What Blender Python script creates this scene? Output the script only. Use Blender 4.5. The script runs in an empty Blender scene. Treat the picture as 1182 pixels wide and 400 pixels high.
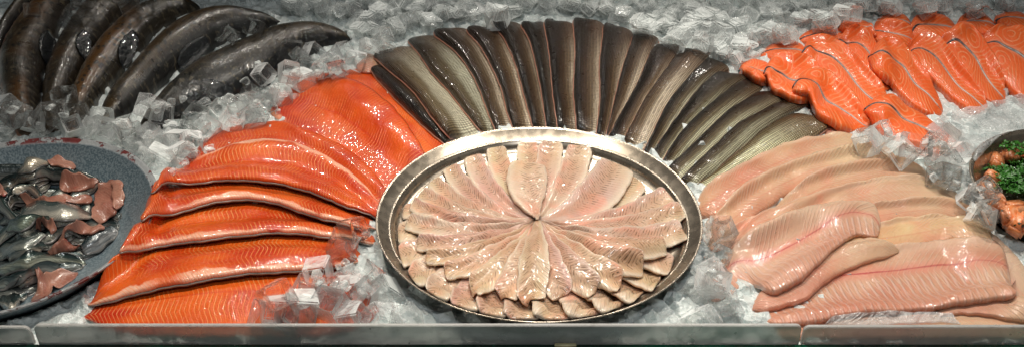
import bpy, math, random
import numpy as np
from math import radians as R, sin, cos, tan, pi
rng = np.random.default_rng(7); random.seed(7)
scene = bpy.context.scene
C = scene.collection

# ------------------------------------------------------------------ camera
F = 1135.0; CH = 0.84; PITCH = R(34)
cam_d = bpy.data.cameras.new('camera'); cam = bpy.data.objects.new('camera', cam_d); C.objects.link(cam)
cam.location = (0, 0, CH); cam.rotation_euler = (R(90) - PITCH, 0, 0)
cam_d.sensor_width = 36; cam_d.lens = 36 * F / 1182; cam_d.clip_start = 0.05; cam_d.clip_end = 50
scene.camera = cam
# ------------------------------------------------------------------ world, lamps of the counter and added glint lamps
w = bpy.data.worlds.new('World'); scene.world = w; w.use_nodes = True
w.node_tree.nodes['Background'].inputs[0].default_value = (0.92, 0.97, 0.92, 1)
w.node_tree.nodes['Background'].inputs[1].default_value = 0.05
def lamp(name, loc, target, power, size, color, spot=None, blend=.6):
    l = bpy.data.lights.new(name, 'SPOT' if spot else 'AREA'); l.energy = power; l.color = color
    if spot: l.spot_size = R(spot); l.spot_blend = blend; l.shadow_soft_size = size
    else: l.shape = 'DISK'; l.size = size
    o = bpy.data.objects.new(name, l); C.objects.link(o); o.location = loc
    d = np.array(target) - np.array(loc)
    from mathutils import Vector
    o.rotation_euler = Vector(d).to_track_quat('-Z', 'Y').to_euler()
WARM = (1, .93, .82)
lamp('spot_lamp', (0.02, 1.50, 1.70), (0.05, 1.02, 0), 60, .03, WARM, 66, .8)
lamp('spot_lamp', (0.70, 1.40, 1.70), (0.55, 1.04, 0), 52, .03, WARM, 64, .8)
lamp('spot_lamp', (-0.50, 1.32, 1.65), (-0.34, 0.94, 0), 44, .03, (1, .91, .78), 52, .8)
for lx in (-.75, .10, .90): lamp('glint_lamp', (lx, 2.95, 1.80), (lx * .6, 1.1, 0), 7, .07, (1, .93, .84))  # added unseen lamps, so steel and wet fish have something bright to reflect
lamp('aisle_lamp', (0.2, -.1, 2.0), (0.1, 1.2, 0), 9, .3, (.95, .98, 1))
scene.view_settings.view_transform = 'Standard'; scene.view_settings.look = 'None'
scene.view_settings.exposure = 0.0; scene.view_settings.gamma = 1.0
cy = scene.cycles
cy.max_bounces = 14; cy.transmission_bounces = 14; cy.glossy_bounces = 5; cy.diffuse_bounces = 3; cy.transparent_max_bounces = 12
cy.caustics_refractive = False; cy.caustics_reflective = False; cy.use_denoising = True

# ------------------------------------------------------------------ pixels to points
FWD = np.array([0, cos(PITCH), -sin(PITCH)]); UP = np.array([0, sin(PITCH), cos(PITCH)])
def rays(p):
    p = np.asarray(p, float)
    a = (p[:, 0] - 591) / F; b = (200 - p[:, 1]) / F
    return np.stack([a, b * UP[1] + FWD[1], b * UP[2] + FWD[2]], 1)
RES = .003; X0, X1, Y0, Y1 = -1.45, 1.6, .80, 2.05
NX = int((X1 - X0) / RES) + 1; NY = int((Y1 - Y0) / RES) + 1
gx, gy = np.meshgrid(X0 + RES * np.arange(NX), Y0 + RES * np.arange(NY))
def waves(x, y, seed, f=6.0, n=5):
    r = np.random.default_rng(seed); z = 0 * x
    for k in range(n):
        a = r.uniform(0, 2 * pi); ff = f * r.uniform(.5, 1.8)
        z = z + np.sin((x * cos(a) + y * sin(a)) * ff + r.uniform(0, 6.28))
    return z / n
H = .004 * waves(gx, gy, 1, 9) - .004                   # height of whatever lies on the counter so far
H += .030 * np.clip((gy - 1.50) / .3, 0, 1)
def samp(x, y):
    fx = np.clip((x - X0) / RES, 0, NX - 1.001); fy = np.clip((y - Y0) / RES, 0, NY - 1.001)
    i = fx.astype(int); j = fy.astype(int); u = fx - i; v = fy - j
    return (H[j, i] * (1 - u) + H[j, i + 1] * u) * (1 - v) + (H[j + 1, i] * (1 - u) + H[j + 1, i + 1] * u) * v
def hit(p, lift=0.0):
    """where the ray through each pixel meets the pile (plus lift)"""
    d = rays(p); n = len(d); lift = np.broadcast_to(np.asarray(lift, float), (n,))
    t = (0.30 - CH) / d[:, 2]; tend = (-.12 - CH) / d[:, 2]; done = np.zeros(n, bool); out = tend.copy()
    N = 500
    for k in range(N):
        tt = t + (tend - t) * k / N
        z = CH + d[:, 2] * tt
        h = samp(d[:, 0] * tt, d[:, 1] * tt) + lift
        new = (~done) & (z <= h); out[new] = tt[new]; done |= new
        if done.all(): break
    return d[:, :2] * out[:, None]
def stamp(x, y, z, only=None):
    i = np.round((x - X0) / RES).astype(int).ravel(); j = np.round((y - Y0) / RES).astype(int).ravel()
    ok = (i >= 0) & (i < NX) & (j >= 0) & (j < NY)
    np.maximum.at(H, (j[ok], i[ok]), z.ravel()[ok])

# ------------------------------------------------------------------ node expressions
class S:
    nt = None
    def __init__(s, sock): s.s = sock
    def _m(op, *a, clamp=False):
        n = S.nt.nodes.new('ShaderNodeMath'); n.operation = op; n.use_clamp = clamp
        for k, v in enumerate(a): S.put(n.inputs[k], v)
        return S(n.outputs[0])
    def put(inp, v):
        if isinstance(v, S): S.nt.links.new(v.s, inp)
        elif isinstance(v, tuple) and len(v) == 3 and inp.type == 'RGBA': inp.default_value = (*v, 1)
        else: inp.default_value = v
    def __add__(a, b): return S._m('ADD', a, b)
    def __radd__(a, b): return S._m('ADD', b, a)
    def __sub__(a, b): return S._m('SUBTRACT', a, b)
    def __rsub__(a, b): return S._m('SUBTRACT', b, a)
    def __mul__(a, b): return S._m('MULTIPLY', a, b)
    def __rmul__(a, b): return S._m('MULTIPLY', b, a)
def f_(op, *a, clamp=False): return S._m(op, *a, clamp=clamp)
def ss(x, a, b, lo=0.0, hi=1.0):
    n = S.nt.nodes.new('ShaderNodeMapRange'); n.interpolation_type = 'SMOOTHSTEP'
    for k, v in enumerate((x, a, b, lo, hi)): S.put(n.inputs[k], v)
    return S(n.outputs[0])
def mix(f, a, b, mode='MIX'):
    n = S.nt.nodes.new('ShaderNodeMix'); n.data_type = 'RGBA'; n.blend_type = mode
    S.put(n.inputs[0], f); S.put(n.inputs[6], a); S.put(n.inputs[7], b); return S(n.outputs[2])
def vec(x, y, z=0.0):
    n = S.nt.nodes.new('ShaderNodeCombineXYZ')
    for k, v in enumerate((x, y, z)): S.put(n.inputs[k], v)
    return S(n.outputs[0])
def uvs(name):
    n = S.nt.nodes.new('ShaderNodeUVMap'); n.uv_map = name
    q = S.nt.nodes.new('ShaderNodeSeparateXYZ'); S.nt.links.new(n.outputs[0], q.inputs[0])
    return S(q.outputs[0]), S(q.outputs[1])
def rnd():
    return S(S.nt.nodes.new('ShaderNodeObjectInfo').outputs['Random'])
def ocol():
    return S(S.nt.nodes.new('ShaderNodeObjectInfo').outputs['Color'])
def ocolf():
    n = S.nt.nodes.new('ShaderNodeObjectInfo'); return S(n.outputs['Alpha'])
def objv():
    return S(S.nt.nodes.new('ShaderNodeTexCoord').outputs['Object'])
def noise(v, scale, detail=3.0, w=None, rough=.5, dist=0.0):
    n = S.nt.nodes.new('ShaderNodeTexNoise'); n.noise_dimensions = '4D' if w is not None else '3D'
    S.put(n.inputs['Vector'], v); n.inputs['Scale'].default_value = scale; n.inputs['Detail'].default_value = detail
    n.inputs['Roughness'].default_value = rough; n.inputs['Distortion'].default_value = dist
    if w is not None: S.put(n.inputs['W'], w)
    return S(n.outputs['Fac'])
def voro(v, scale, feature='F1', out='Distance'):
    n = S.nt.nodes.new('ShaderNodeTexVoronoi'); n.feature = feature; S.put(n.inputs['Vector'], v); n.inputs['Scale'].default_value = scale
    return S(n.outputs[out])
def bump(h, dist, strength=1.0, normal=None):
    n = S.nt.nodes.new('ShaderNodeBump'); S.put(n.inputs['Height'], h); n.inputs['Distance'].default_value = dist; n.inputs['Strength'].default_value = strength
    if normal is not None: S.put(n.inputs['Normal'], normal)
    return S(n.outputs[0])
def material(name, fn):
    m = bpy.data.materials.new(name); m.use_nodes = True; S.nt = m.node_tree
    b = m.node_tree.nodes['Principled BSDF']
    d = fn()
    if 'wet' in d: d['Coat Normal'] = bump(d.pop('wet'), .0010); d['Coat Weight'] = d.get('Coat Weight', 1.0); d['Coat IOR'] = 1.5
    for k, v in d.items(): S.put(b.inputs[k], v)
    return m

def m_salmon():
    U, V = uvs('Metric'); u, v = uvs('Norm'); r = rnd() * 37.0
    n1 = noise(vec(U, V), 14, 3, r); n2 = noise(vec(U, V), 60, 3, r)
    ab = f_('ABSOLUTE', v - .52)
    ph = U * 1050.0 + f_('ABSOLUTE', ab - .22) * -30.0 + n1 * 12.0 + n2 * 2.5
    line = ss(f_('SINE', ph), .45, .95)
    line = line * ss(noise(vec(U, V), 22, 2, r + 5.0), .36, .66, .08, 1.0)
    c = mix(ss(n1, .3, .7), (.52, .038, .003), (.76, .125, .012))
    c = mix(ss(noise(vec(U, V * 2.0), 9, 2, r + 9.0), .5, .7), c, (.50, .025, .003))
    c = mix(line * .7, c, (.88, .34, .11))
    mid = ss(f_('ABSOLUTE', v - .52 - (n1 - .5) * .08), .0, .022, 1.0, 0.0)
    c = mix(mid * .5, c, (.55, .03, .006))
    edge = ss(v + (n1 - .5) * .45 + (n2 - .5) * .16, .88, .94)       # pale belly strip
    edge = edge * ss(noise(vec(U, .0), 7, 1, r), .36, .48, .1, 1.0)
    pale = mix(ss(f_('SINE', U * 1400.0 + n1 * 14.0 + V * 700.0), .3, .9) * .5, (.86, .47, .32), (.85, .25, .10))
    c = mix(edge * .92, c, pale)
    c = mix(1.0, c, ocol(), 'MULTIPLY')
    wet = noise(vec(U, V), 170, 4, r, .65); wet2 = noise(vec(U, V), 45, 3, r)
    h = wet * .7 + wet2 * 1.2 + line * -.25
    return {'Base Color': c, 'Roughness': .3, 'Specular IOR Level': .35, 'Normal': bump(h, .0016), 'wet': noise(vec(U, V), 150, 2, r, .5) + noise(vec(U, V), 200, 2, r) * .25, 'Coat Weight': .9, 'Coat Roughness': .06,
            'Subsurface Weight': .12, 'Subsurface Radius': (.012, .003, .001), 'Subsurface Scale': .5}
M = {}
M['salmon'] = material('salmon_flesh', m_salmon)
M['salmon_skin'] = material('salmon_skin', lambda: {'Base Color': mix(noise(objv(), 60, 2), (.10, .09, .08), (.42, .38, .33)), 'Roughness': .35, 'Metallic': .2})

def m_steak():
    U, V = uvs('Metric'); u, v = uvs('Norm'); r = rnd() * 37.0
    q = vec(U, V); n1 = noise(q, 10, 2, r); n2 = noise(q, 55, 3, r)
    ab = f_('ABSOLUTE', v - .5)
    # whorls: rings around two centres on each side plus slanting lines near the skin seam
    cxs = f_('SUBTRACT', f_('FRACT', u * 1.35 + .08), .5)
    dx = cxs * .085; dy = (ab - .27) * .075
    rad = f_('SQRT', dx * dx + dy * dy)
    ringp = rad * 950.0 + n1 * 14.0 + n2 * 3.0
    slant = U * 640.0 + ab * -46.0 + n1 * 13.0 + n2 * 2.0
    sel = ss(n1 + rad * -14.0, .22, .32)
    line = mix(sel, ss(f_('SINE', slant), .4, .95), ss(f_('SINE', ringp), .4, .95))
    c = mix(noise(q, 18, 2, r + 3.0), (.86, .105, .016), (.93, .19, .042))
    c = mix(line * .55 * ss(noise(q, 26, 2, r + 6.0), .34, .60, .15, 1.0), c, (.94, .42, .21))
    seam = ss(ab, .010, .035, 1.0, 0.0)
    sc = mix(ss(noise(q, 40, 2, r), .4, .6), (.03, .035, .04), (.50, .50, .47))
    sc = mix(ss(u, .25, .7), mix(.25, (.03, .035, .04), sc), sc)
    c = mix(ss(ab, .03, .085, .45, 0.0), c, (.90, .36, .22))
    c = mix(seam, c, sc)
    h = noise(q, 150, 4, r, .6) * .8 + noise(q, 35, 2, r) + line * -.2
    return {'Base Color': c, 'Roughness': .36, 'Specular IOR Level': .35, 'Normal': bump(h, .0014), 'wet': noise(q, 150, 2, r, .5) + noise(q, 200, 2, r) * .25, 'Coat Weight': .5, 'Coat Roughness': .12,
            'Subsurface Weight': .12, 'Subsurface Radius': (.012, .004, .002), 'Subsurface Scale': .5}
M['steak'] = material('salmon_steak_flesh', m_steak)
def m_seam():
    u, v = uvs('Norm'); n = noise(objv(), 90, 2)
    return {'Base Color': mix(ss(u + (n - .5) * .5, .2, .8), (.018, .022, .028), (.52, .50, .47)), 'Roughness': .3, 'Specular IOR Level': .6}
M['seam'] = material('silver_skin_seam', m_seam)

def m_white(red):
    def fn():
        U, V = uvs('Metric'); u, v = uvs('Norm'); r = rnd() * 37.0; q = vec(U, V)
        n1 = noise(q, 11, 3, r); n2 = noise(q, 50, 3, r)
        ab = f_('ABSOLUTE', v - .42)
        ph = U * 760.0 + ab * -50.0 + n1 * 7.0 + n2 * 2.0
        line = ss(f_('SINE', ph), .5, .97) * ss(noise(q, 20, 2, r + 4.0), .35, .6)
        c = mix(1.0, mix(ss(n1, .35, .65), (.58, .30, .215), (.66, .46, .335)), ocol(), 'MULTIPLY')
        c = mix(ss(noise(q, 18, 3, r + 8.0), .52, .72) * .55, c, (.78, .27, .17))
        c = mix(line * .42, c, (.82, .62, .46))
        if red:
            d = f_('ABSOLUTE', v - .36 - (n1 - .5) * .05)
            c = mix(ss(d, .0, .14, .50, 0.0), c, (.72, .22, .17)); c = mix(ss(d + (n2 - .5) * .02, .0, .018, 1.0, 0.0) * ss(n1, .3, .55, .25, .8), c, (.45, .03, .04))
            ribs = ss(f_('SINE', U * 620.0 + V * 160.0 + n1 * 5.0), .1, .95) * ss(v, .42, .55)
            c = mix(ribs * .35, c, (.80, .66, .60))
        else:
            d = f_('ABSOLUTE', v - .62 - (n1 - .5) * .08); c = mix(ss(d, .0, .05, .35, 0.0), c, (.60, .14, .09)); ribs = 0.0
        c = mix(ss(v + (n1 - .5) * .3, .5, .95) * .45, c, (.60, .22, .14)); c = mix(ss(v + (n1 - .5) * .2, .22, .0) * .5, c, (.76, .60, .45))
        c = mix(ss(u + (n1 - .5) * .4, .45, .9) * (.12 if red else .5), c, (.70, .56, .36))
        fl = ss(noise(vec(U * .4, V), 210, 2, r), .66, .72) * ss(v, .1, .3, .5, 0.0)
        c = mix(fl, c, (.16, .12, .07))
        h = noise(q, 170, 4, r, .6) * .6 + noise(q, 40, 3, r) * .9 + line * .35 + (ribs * .5 if red else 0.0)
        return {'Base Color': c, 'Roughness': .34, 'Specular IOR Level': .35, 'Normal': bump(h, .0015), 'wet': noise(q, 150, 2, r, .5) + noise(q, 200, 2, r) * .25, 'Coat Weight': 1.0, 'Coat Roughness': .05,
                'Subsurface Weight': .25, 'Subsurface Radius': (.010, .005, .003), 'Subsurface Scale': .6}
    return fn
M['white'] = material('white_fish_flesh', m_white(False))
M['white_red'] = material('white_fish_flesh_red_line', m_white(True))

def m_whiting():
    U, V = uvs('Metric'); u, v = uvs('Norm'); r = rnd() * 37.0; q = vec(U, V)
    n1 = noise(q, 16, 3, r); n2 = noise(q, 70, 3, r)
    ab = f_('ABSOLUTE', v - .45)
    ph = U * 1050.0 + ab * -42.0 + n1 * 5.0 + n2 * 1.5
    sn = f_('SINE', ph)
    line = ss(sn, .5, .98)
    c = mix(ss(n1, .35, .65), (.55, .335, .245), (.61, .465, .36))
    c = mix(1.0, c, ocol(), 'MULTIPLY')
    c = mix(ss(noise(q, 22, 2, r + 8.0), .50, .68) * .6, c, (.78, .32, .22))
    c = mix(ss(u, .55, .98) * .35 * ss(v, .1, .5), c, (.72, .60, .32))
    c = mix(line * .28, c, (.74, .58, .44))
    side = ss(v, .74, .96) ; c = mix(side * .8, c, (.72, .60, .47)); c = mix(ss(f_('ABSOLUTE', v - .40 + (n1 - .5) * .2), .30, .08) * .45, c, (.48, .26, .16)); c = mix(ss(v, .10, .0) * .7, c, (.74, .62, .50))
    dash = ss(sn, -.55, -.93) * ss(noise(q, 130, 2, r + 2.0), .46, .55) * ss(f_('ABSOLUTE', v - .40), .20, .34, 1.0, 0.0) * ss(u, .2, .45)
    c = mix(dash * .9, c, (.11, .065, .025))
    h = noise(q, 190, 4, r, .6) * .6 + noise(q, 50, 3, r) * .8 + line * .3
    return {'Base Color': c, 'Roughness': .33, 'Specular IOR Level': .35, 'Normal': bump(h, .0014), 'wet': noise(q, 150, 2, r, .5) + noise(q, 200, 2, r) * .25, 'Coat Weight': 1.0, 'Coat Roughness': .05,
            'Subsurface Weight': .25, 'Subsurface Radius': (.008, .004, .0025), 'Subsurface Scale': .6}
M['whiting'] = material('whiting_flesh', m_whiting)

def m_skin():
    U, V = uvs('Metric'); u, v = uvs('Norm'); r = rnd() * 37.0; q = vec(U, V)
    n1 = noise(q, 14, 3, r); n2 = noise(q, 80, 3, r)
    vv = v + (n1 - .5) * .25 + (n2 - .5) * .14 + (ocolf() - .5) * .9
    c = mix(ss(vv, .05, .34), (.014, .009, .006), (.090, .054, .028))
    c = mix(ss(vv, .30, .52), c, (.22, .165, .10))
    c = mix(ss(vv, .52, .76), c, (.78, .74, .62))
    c = mix(ss(u + (n1 - .5) * .3, .45, .95, .0, .9), c, mix(ss(vv, .3, .8), (.022, .011, .006), (.13, .065, .036)))  # browner outer end: partly skin colour, partly light fall-off painted in
    c = mix(1.0, c, ocol(), 'MULTIPLY')
    sa = f_('SINE', U * 720.0 + V * 1100.0 + n1 * 2.0) * f_('SINE', U * 720.0 - V * 1100.0 + n2)
    scale = ss(sa, -.35, .45)
    c = mix(1.0, c, mix(scale, (.48, .45, .42), (1.3, 1.3, 1.3)), 'MULTIPLY')
    st = ss(f_('SINE', V * 1050.0 + n1 * 3.0), .3, .9) * ss(n2, .38, .55) * ss(v, .95, .7)
    c = mix(st * .55, c, (.03, .022, .014))
    h = scale * .9 + noise(q, 90, 4, r, .65) * .8 + noise(q, 25, 2, r) * 1.2
    return {'Base Color': c, 'Roughness': ss(n2, .3, .7, .26, .45), 'Metallic': .08, 'Specular IOR Level': .3, 'Normal': bump(h, .0016),
            'wet': noise(q, 60, 3, r, .6) * 1.2 + scale * .22 + noise(q, 220, 2, r) * .2, 'Coat Weight': .6, 'Coat Roughness': .07}
M['skin'] = material('grey_fish_skin', m_skin)
M['pink'] = material('pink_flesh_edge', lambda: {'Base Color': mix(noise(objv(), 30, 2), (.30, .11, .07), (.52, .26, .18)), 'Roughness': .35})

def m_trout():
    U, V = uvs('Metric'); u, v = uvs('Norm'); r = rnd() * 37.0; q = vec(U, V)
    n1 = noise(q, 9, 3, r); n2 = noise(q, 50, 3, r)
    vv = v + (n1 - .5) * .16
    c = mix(ss(vv, .12, .30), (.075, .066, .036), (.090, .050, .014))
    c = mix(ss(noise(q, 6, 2, r + 4.0), .45, .6), c, (.032, .030, .022))
    c = mix(ss(vv, .0, .16, .95, .0) * ocolf(), c, (.42, .22, .17))
    c = mix(ss(vv, .66, .86), c, (.022, .022, .022))
    c = mix(1.0, c, ocol(), 'MULTIPLY')
    spots = ss(voro(q, 95), .25, .48, 1.0, .0) * ss(noise(q, 40, 1, r), .34, .50)
    c = mix(spots * .9, c, (.006, .005, .004)); c = mix(ss(noise(q, 120, 2, r), .56, .66) * .5, c, (.16, .13, .08))
    c = mix(ss(f_('SINE', U * 700.0 + V * 1000.0) * f_('SINE', U * 700.0 - V * 1000.0 + n2), -.1, .5) * .4, c, mix(.7, c, (0., 0., 0.)))
    h = noise(q, 260, 3, r, .6) * .5 + noise(q, 60, 3, r) * .8 + noise(q, 15, 2, r) * 1.2
    return {'Base Color': c, 'Roughness': ss(n2, .3, .7, .26, .42), 'Specular IOR Level': .35, 'Normal': bump(h, .0014), 'wet': ss(f_('SINE', U * 700.0 + V * 1000.0) * f_('SINE', U * 700.0 - V * 1000.0), -.3, .5) * .3 + noise(q, 150, 2, r, .5) + noise(q, 200, 2, r) * .25, 'Coat Weight': .55, 'Coat Roughness': .08}
M['trout'] = material('dark_trout_skin', m_trout)
M['fin'] = material('dark_wet_fin', lambda: {'Base Color': (.016, .018, .020), 'Roughness': .2, 'Coat Weight': .8, 'Normal': bump(noise(objv(), 180, 3), .003)})

def m_herring():
    U, V = uvs('Metric'); u, v = uvs('Norm'); r = rnd() * 37.0; q = vec(U, V)
    n1 = noise(q, 20, 3, r); vv = v + (n1 - .5) * .25
    c = mix(ss(vv, .10, .38), (.006, .014, .015), (.025, .050, .050))
    c = mix(ss(vv, .42, .60), c, (.16, .17, .155)); c = mix(ss(vv, .70, .90), c, (.50, .47, .40))
    c = mix(1.0, c, ocol(), 'MULTIPLY')
    sa = f_('SINE', (U + V) * 1900.0 + n1 * 3.0) * f_('SINE', (U - V) * 1900.0)
    st = ss(f_('SINE', V * 2100.0 + n1 * 5.0 + U * 200.0), .2, .9)
    c = mix(st * .4, c, (.01, .018, .018)); c = mix(ss(sa, -.1, .5) * .3, c, (.015, .02, .02))
    h = noise(q, 120, 4, r, .6) + noise(q, 35, 2, r) * 1.5
    return {'Base Color': c, 'Roughness': .26, 'Metallic': .35, 'Specular IOR Level': .6, 'Normal': bump(h, .0014), 'wet': noise(q, 150, 2, r, .5) + noise(q, 200, 2, r) * .25, 'Coat Weight': .8, 'Coat Roughness': .10}
M['herring'] = material('herring_skin', m_herring)
def m_hflesh():
    U, V = uvs('Metric'); r = rnd() * 37.0; q = vec(U, V); n1 = noise(q, 25, 4, r)
    c = mix(ss(n1, .3, .7), (.27, .095, .065), (.42, .20, .14)); c = mix(ss(noise(q, 60, 3, r), .6, .75), c, (.35, .05, .04))
    c = mix(ss(f_('SINE', U * 1300.0 + V * 600.0 + n1 * 6.0), .4, .95) * .10, c, (.75, .45, .34))
    return {'Base Color': c, 'Roughness': .34, 'Normal': bump(noise(q, 120, 4, r), .0022), 'Coat Weight': .4, 'Coat Roughness': .15,
            'Subsurface Weight': .12, 'Subsurface Radius': (.01, .004, .003), 'Subsurface Scale': .5}
M['hedge'] = material('silver_belly_edge', lambda: {'Base Color': (.22, .21, .20), 'Metallic': .3, 'Roughness': .3})
M['hflesh'] = material('herring_flesh', m_hflesh)

def m_enamel():
    o = objv(); n1 = noise(o, 9, 3); sp = noise(o, 330, 2)
    q = S.nt.nodes.new('ShaderNodeSeparateXYZ'); S.put(q.inputs[0], o); x, y, z = (S(q.outputs[k]) for k in range(3))
    rad = f_('SQRT', x * x + y * y)
    c = mix(ss(sp, .40, .62), (.085, .125, .150), (.185, .235, .262)); c = mix(ss(n1, .45, .65) * .4, c, (.23, .27, .29))
    lip = ss(rad, .2000, .2035); c = mix(lip * .7, c, (.36, .36, .36))
    chip = ss(noise(o, 42, 5, None, .7), .515, .545) * lip
    c = mix(chip, c, mix(noise(o, 120, 2), (.055, .008, .010), (.20, .035, .032)))
    return {'Base Color': c, 'Roughness': .38, 'Specular IOR Level': .4, 'Coat Weight': .15, 'Normal': bump(sp + chip * -1.5, .0006)}
M['enamel'] = material('speckled_blue_enamel', m_enamel)
def m_steel():
    o = objv(); n1 = noise(o, 12, 3); sc = noise(o, 70, 4)
    return {'Base Color': mix(n1, (.42, .36, .285), (.52, .45, .37)), 'Metallic': .92, 'Roughness': ss(sc, .35, .7, .24, .33), 'Normal': bump(noise(o, 7, 2), .001)}
M['steel'] = material('brushed_steel', m_steel)

def facing(b=.5, nrm=None):
    n = S.nt.nodes.new('ShaderNodeLayerWeight'); n.inputs[0].default_value = b
    if nrm is not None: S.put(n.inputs['Normal'], nrm)
    return S(n.outputs['Facing'])
def m_ice(frost):
    def fn():
        o = objv(); r = rnd() * 10.0
        a = noise(o, 45, 3, r); b = noise(o, 130, 2, r); nn = bump(a * 1.2 + b * .2, .0022); fc = facing(.45, nn)
        if frost < 0: return {'Base Color': (.98, 1., 1.), 'IOR': 1.31, 'Transmission Weight': .95, 'Roughness': .02, 'Alpha': ss(fc, .15, .8, .16, .85), 'Normal': nn, 'Specular IOR Level': 1.0}
        if frost: return {'Base Color': (.93, .97, .96), 'IOR': 1.31, 'Transmission Weight': ss(fc, .1, .6, .35, .0), 'Roughness': ss(a, .4, .7, .04, .25), 'Alpha': ss(fc + (b - .5) * .6, .1, .8, .16, .80),
             'Normal': nn, 'Specular IOR Level': .9}
        return {'Base Color': (.97, .99, .99), 'IOR': 1.31, 'Transmission Weight': ss(fc + (a - .5) * .8, .15, .75, .75, .0), 'Roughness': ss(a, .45, .75, .01, .08), 'Alpha': ss(fc + (a - .5) * .5, .15, .8, .14, .85),
             'Normal': nn, 'Specular IOR Level': 1.0}
    return fn
M['ice'] = material('clear_ice', m_ice(0.0))
M['ice_clear'] = material('very_clear_ice', m_ice(-1))
M['ice_frost'] = material('frosted_ice', m_ice(.55))
def m_bed():
    o = objv(); n1 = noise(o, 30, 4); vv = voro(o, 55)
    return {'Base Color': mix(n1, (.60, .66, .65), (.84, .90, .89)), 'Roughness': .22, 'Specular IOR Level': .7, 'Coat Weight': .35, 'Coat Roughness': .12, 'wet': noise(o, 150, 3) * 2.5,
            'Normal': bump(noise(o, 90, 4, None, .6) + vv * 1.2, .006), 'Subsurface Weight': .2, 'Subsurface Radius': (.02, .025, .025), 'Subsurface Scale': .6}
M['bed'] = material('crushed_ice', m_bed)
def m_leaf():
    o = objv(); n1 = noise(o, 60, 2)
    return {'Base Color': mix(n1, (.020, .10, .012), (.065, .26, .030)), 'Roughness': .35, 'Specular IOR Level': .6, 'Coat Weight': .3}
M['leaf'] = material('parsley_leaf', m_leaf)
def m_chunk():
    o = objv(); r = rnd() * 20.0; n1 = noise(o, 40, 3, r); st = ss(f_('SINE', noise(o, 22, 1, r) * 90.0), .3, .95)
    c = mix(n1, (.75, .17, .04), (.86, .34, .13)); c = mix(st * .4, c, (.88, .52, .32))
    c = mix(ss(noise(o, 120, 3, r), .62, .65), c, (.015, .035, .010))
    return {'Base Color': c, 'Roughness': .3, 'Normal': bump(noise(o, 120, 3, r), .002), 'Coat Weight': .6, 'Coat Roughness': .1}
M['chunk'] = material('marinated_salmon', m_chunk)
M['sauce'] = material('dark_herb_marinade', lambda: {'Base Color': mix(noise(objv(), 80, 3), (.010, .012, .007), (.045, .040, .018)), 'Roughness': .18, 'Normal': bump(noise(objv(), 70, 4), .006)})
def m_rail():
    o = objv(); n = noise(o, 25, 3)
    return {'Base Color': mix(ss(noise(o, 60, 5, None, .7), .52, .66) * .5, (.74, .73, .71), (.50, .49, .47)), 'Roughness': ss(n, .3, .7, .25, .38), 'Transmission Weight': .5, 'IOR': 1.2, 'Specular IOR Level': .8, 'Normal': bump(noise(o, 60, 3), .0005)}
M['rail'] = material('frosted_acrylic', m_rail)
M['glass_edge'] = material('green_glass_edge', lambda: {'Base Color': mix(ss(noise(objv(), 5, 3), .45, .7), (.002, .035, .02), (.004, .30, .15)), 'Roughness': .25, 'Specular IOR Level': .7})
M['wall'] = material('dark_steel_back', lambda: {'Base Color': mix(noise(objv(), 4, 3), (.055, .042, .036), (.085, .066, .055)), 'Roughness': .45, 'Metallic': .3})
def film_mat():
    m = bpy.data.materials.new('clear_plastic_film'); m.use_nodes = True; S.nt = m.node_tree; nt = m.node_tree
    b = nt.nodes['Principled BSDF']; o = objv()
    h = noise(o, 14, 4, None, .6, 1.5) * 1.6 + noise(o, 60, 2) * .3
    for k, v in {'Base Color': (.9, .92, .92), 'Roughness': .14, 'Alpha': .32, 'Specular IOR Level': 1.0, 'Coat Weight': 1.0, 'Coat Roughness': .05, 'Normal': bump(h, .02)}.items(): S.put(b.inputs[k], v)
    return m
M['film'] = film_mat()
M['tag'] = material('cream_tape', lambda: {'Base Color': (.62, .55, .33), 'Roughness': .5})

# ------------------------------------------------------------------ mesh helpers
def tag(o, label=None, cat=None, group=None, kind=None):
    if label: o['label'] = label
    if cat: o['category'] = cat
    if group: o['group'] = group
    if kind: o['kind'] = kind
    return o
def link(name, me, mat, parent=None, smooth=True):
    if mat is not None and not me.materials: me.materials.append(mat)
    o = bpy.data.objects.new(name, me); C.objects.link(o)
    if smooth: me.polygons.foreach_set('use_smooth', [True] * len(me.polygons))
    if parent is not None:
        o.parent = parent; o.matrix_parent_inverse.identity()
        o.location = [-c for c in parent.location]
    return o
def catmull(p, n):
    p = np.asarray(p, float)
    if len(p) == 2: dense = p[0] + (p[1] - p[0]) * np.linspace(0, 1, 60)[:, None]
    else:
        q = np.vstack([2 * p[0] - p[1], p, 2 * p[-1] - p[-2]]); out = []
        for i in range(1, len(q) - 2):
            t = np.linspace(0, 1, 24, endpoint=False)[:, None]
            a, b, c, d = q[i - 1], q[i], q[i + 1], q[i + 2]
            out.append(.5 * (2 * b + (c - a) * t + (2 * a - 5 * b + 4 * c - d) * t ** 2 + (3 * b - a - 3 * c + d) * t ** 3))
        dense = np.vstack(out + [p[-1:]])
    s = np.concatenate([[0], np.cumsum(np.linalg.norm(np.diff(dense, axis=0), axis=1))]); s /= s[-1]
    t = np.asarray(n)
    return np.stack([np.interp(t, s, dense[:, k]) for k in range(dense.shape[1])], 1)
def boxf(z):
    p = np.pad(z, 1, mode='edge'); return (p[:-2, 1:-1] + p[2:, 1:-1] + p[1:-1, :-2] + p[1:-1, 2:] + 2 * p[1:-1, 1:-1]) / 6
def maxf(z):
    p = np.pad(z, 1, mode='edge'); return np.maximum.reduce([p[:-2, 1:-1], p[2:, 1:-1], p[1:-1, :-2], p[1:-1, 2:], p[1:-1, 1:-1]])
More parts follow.
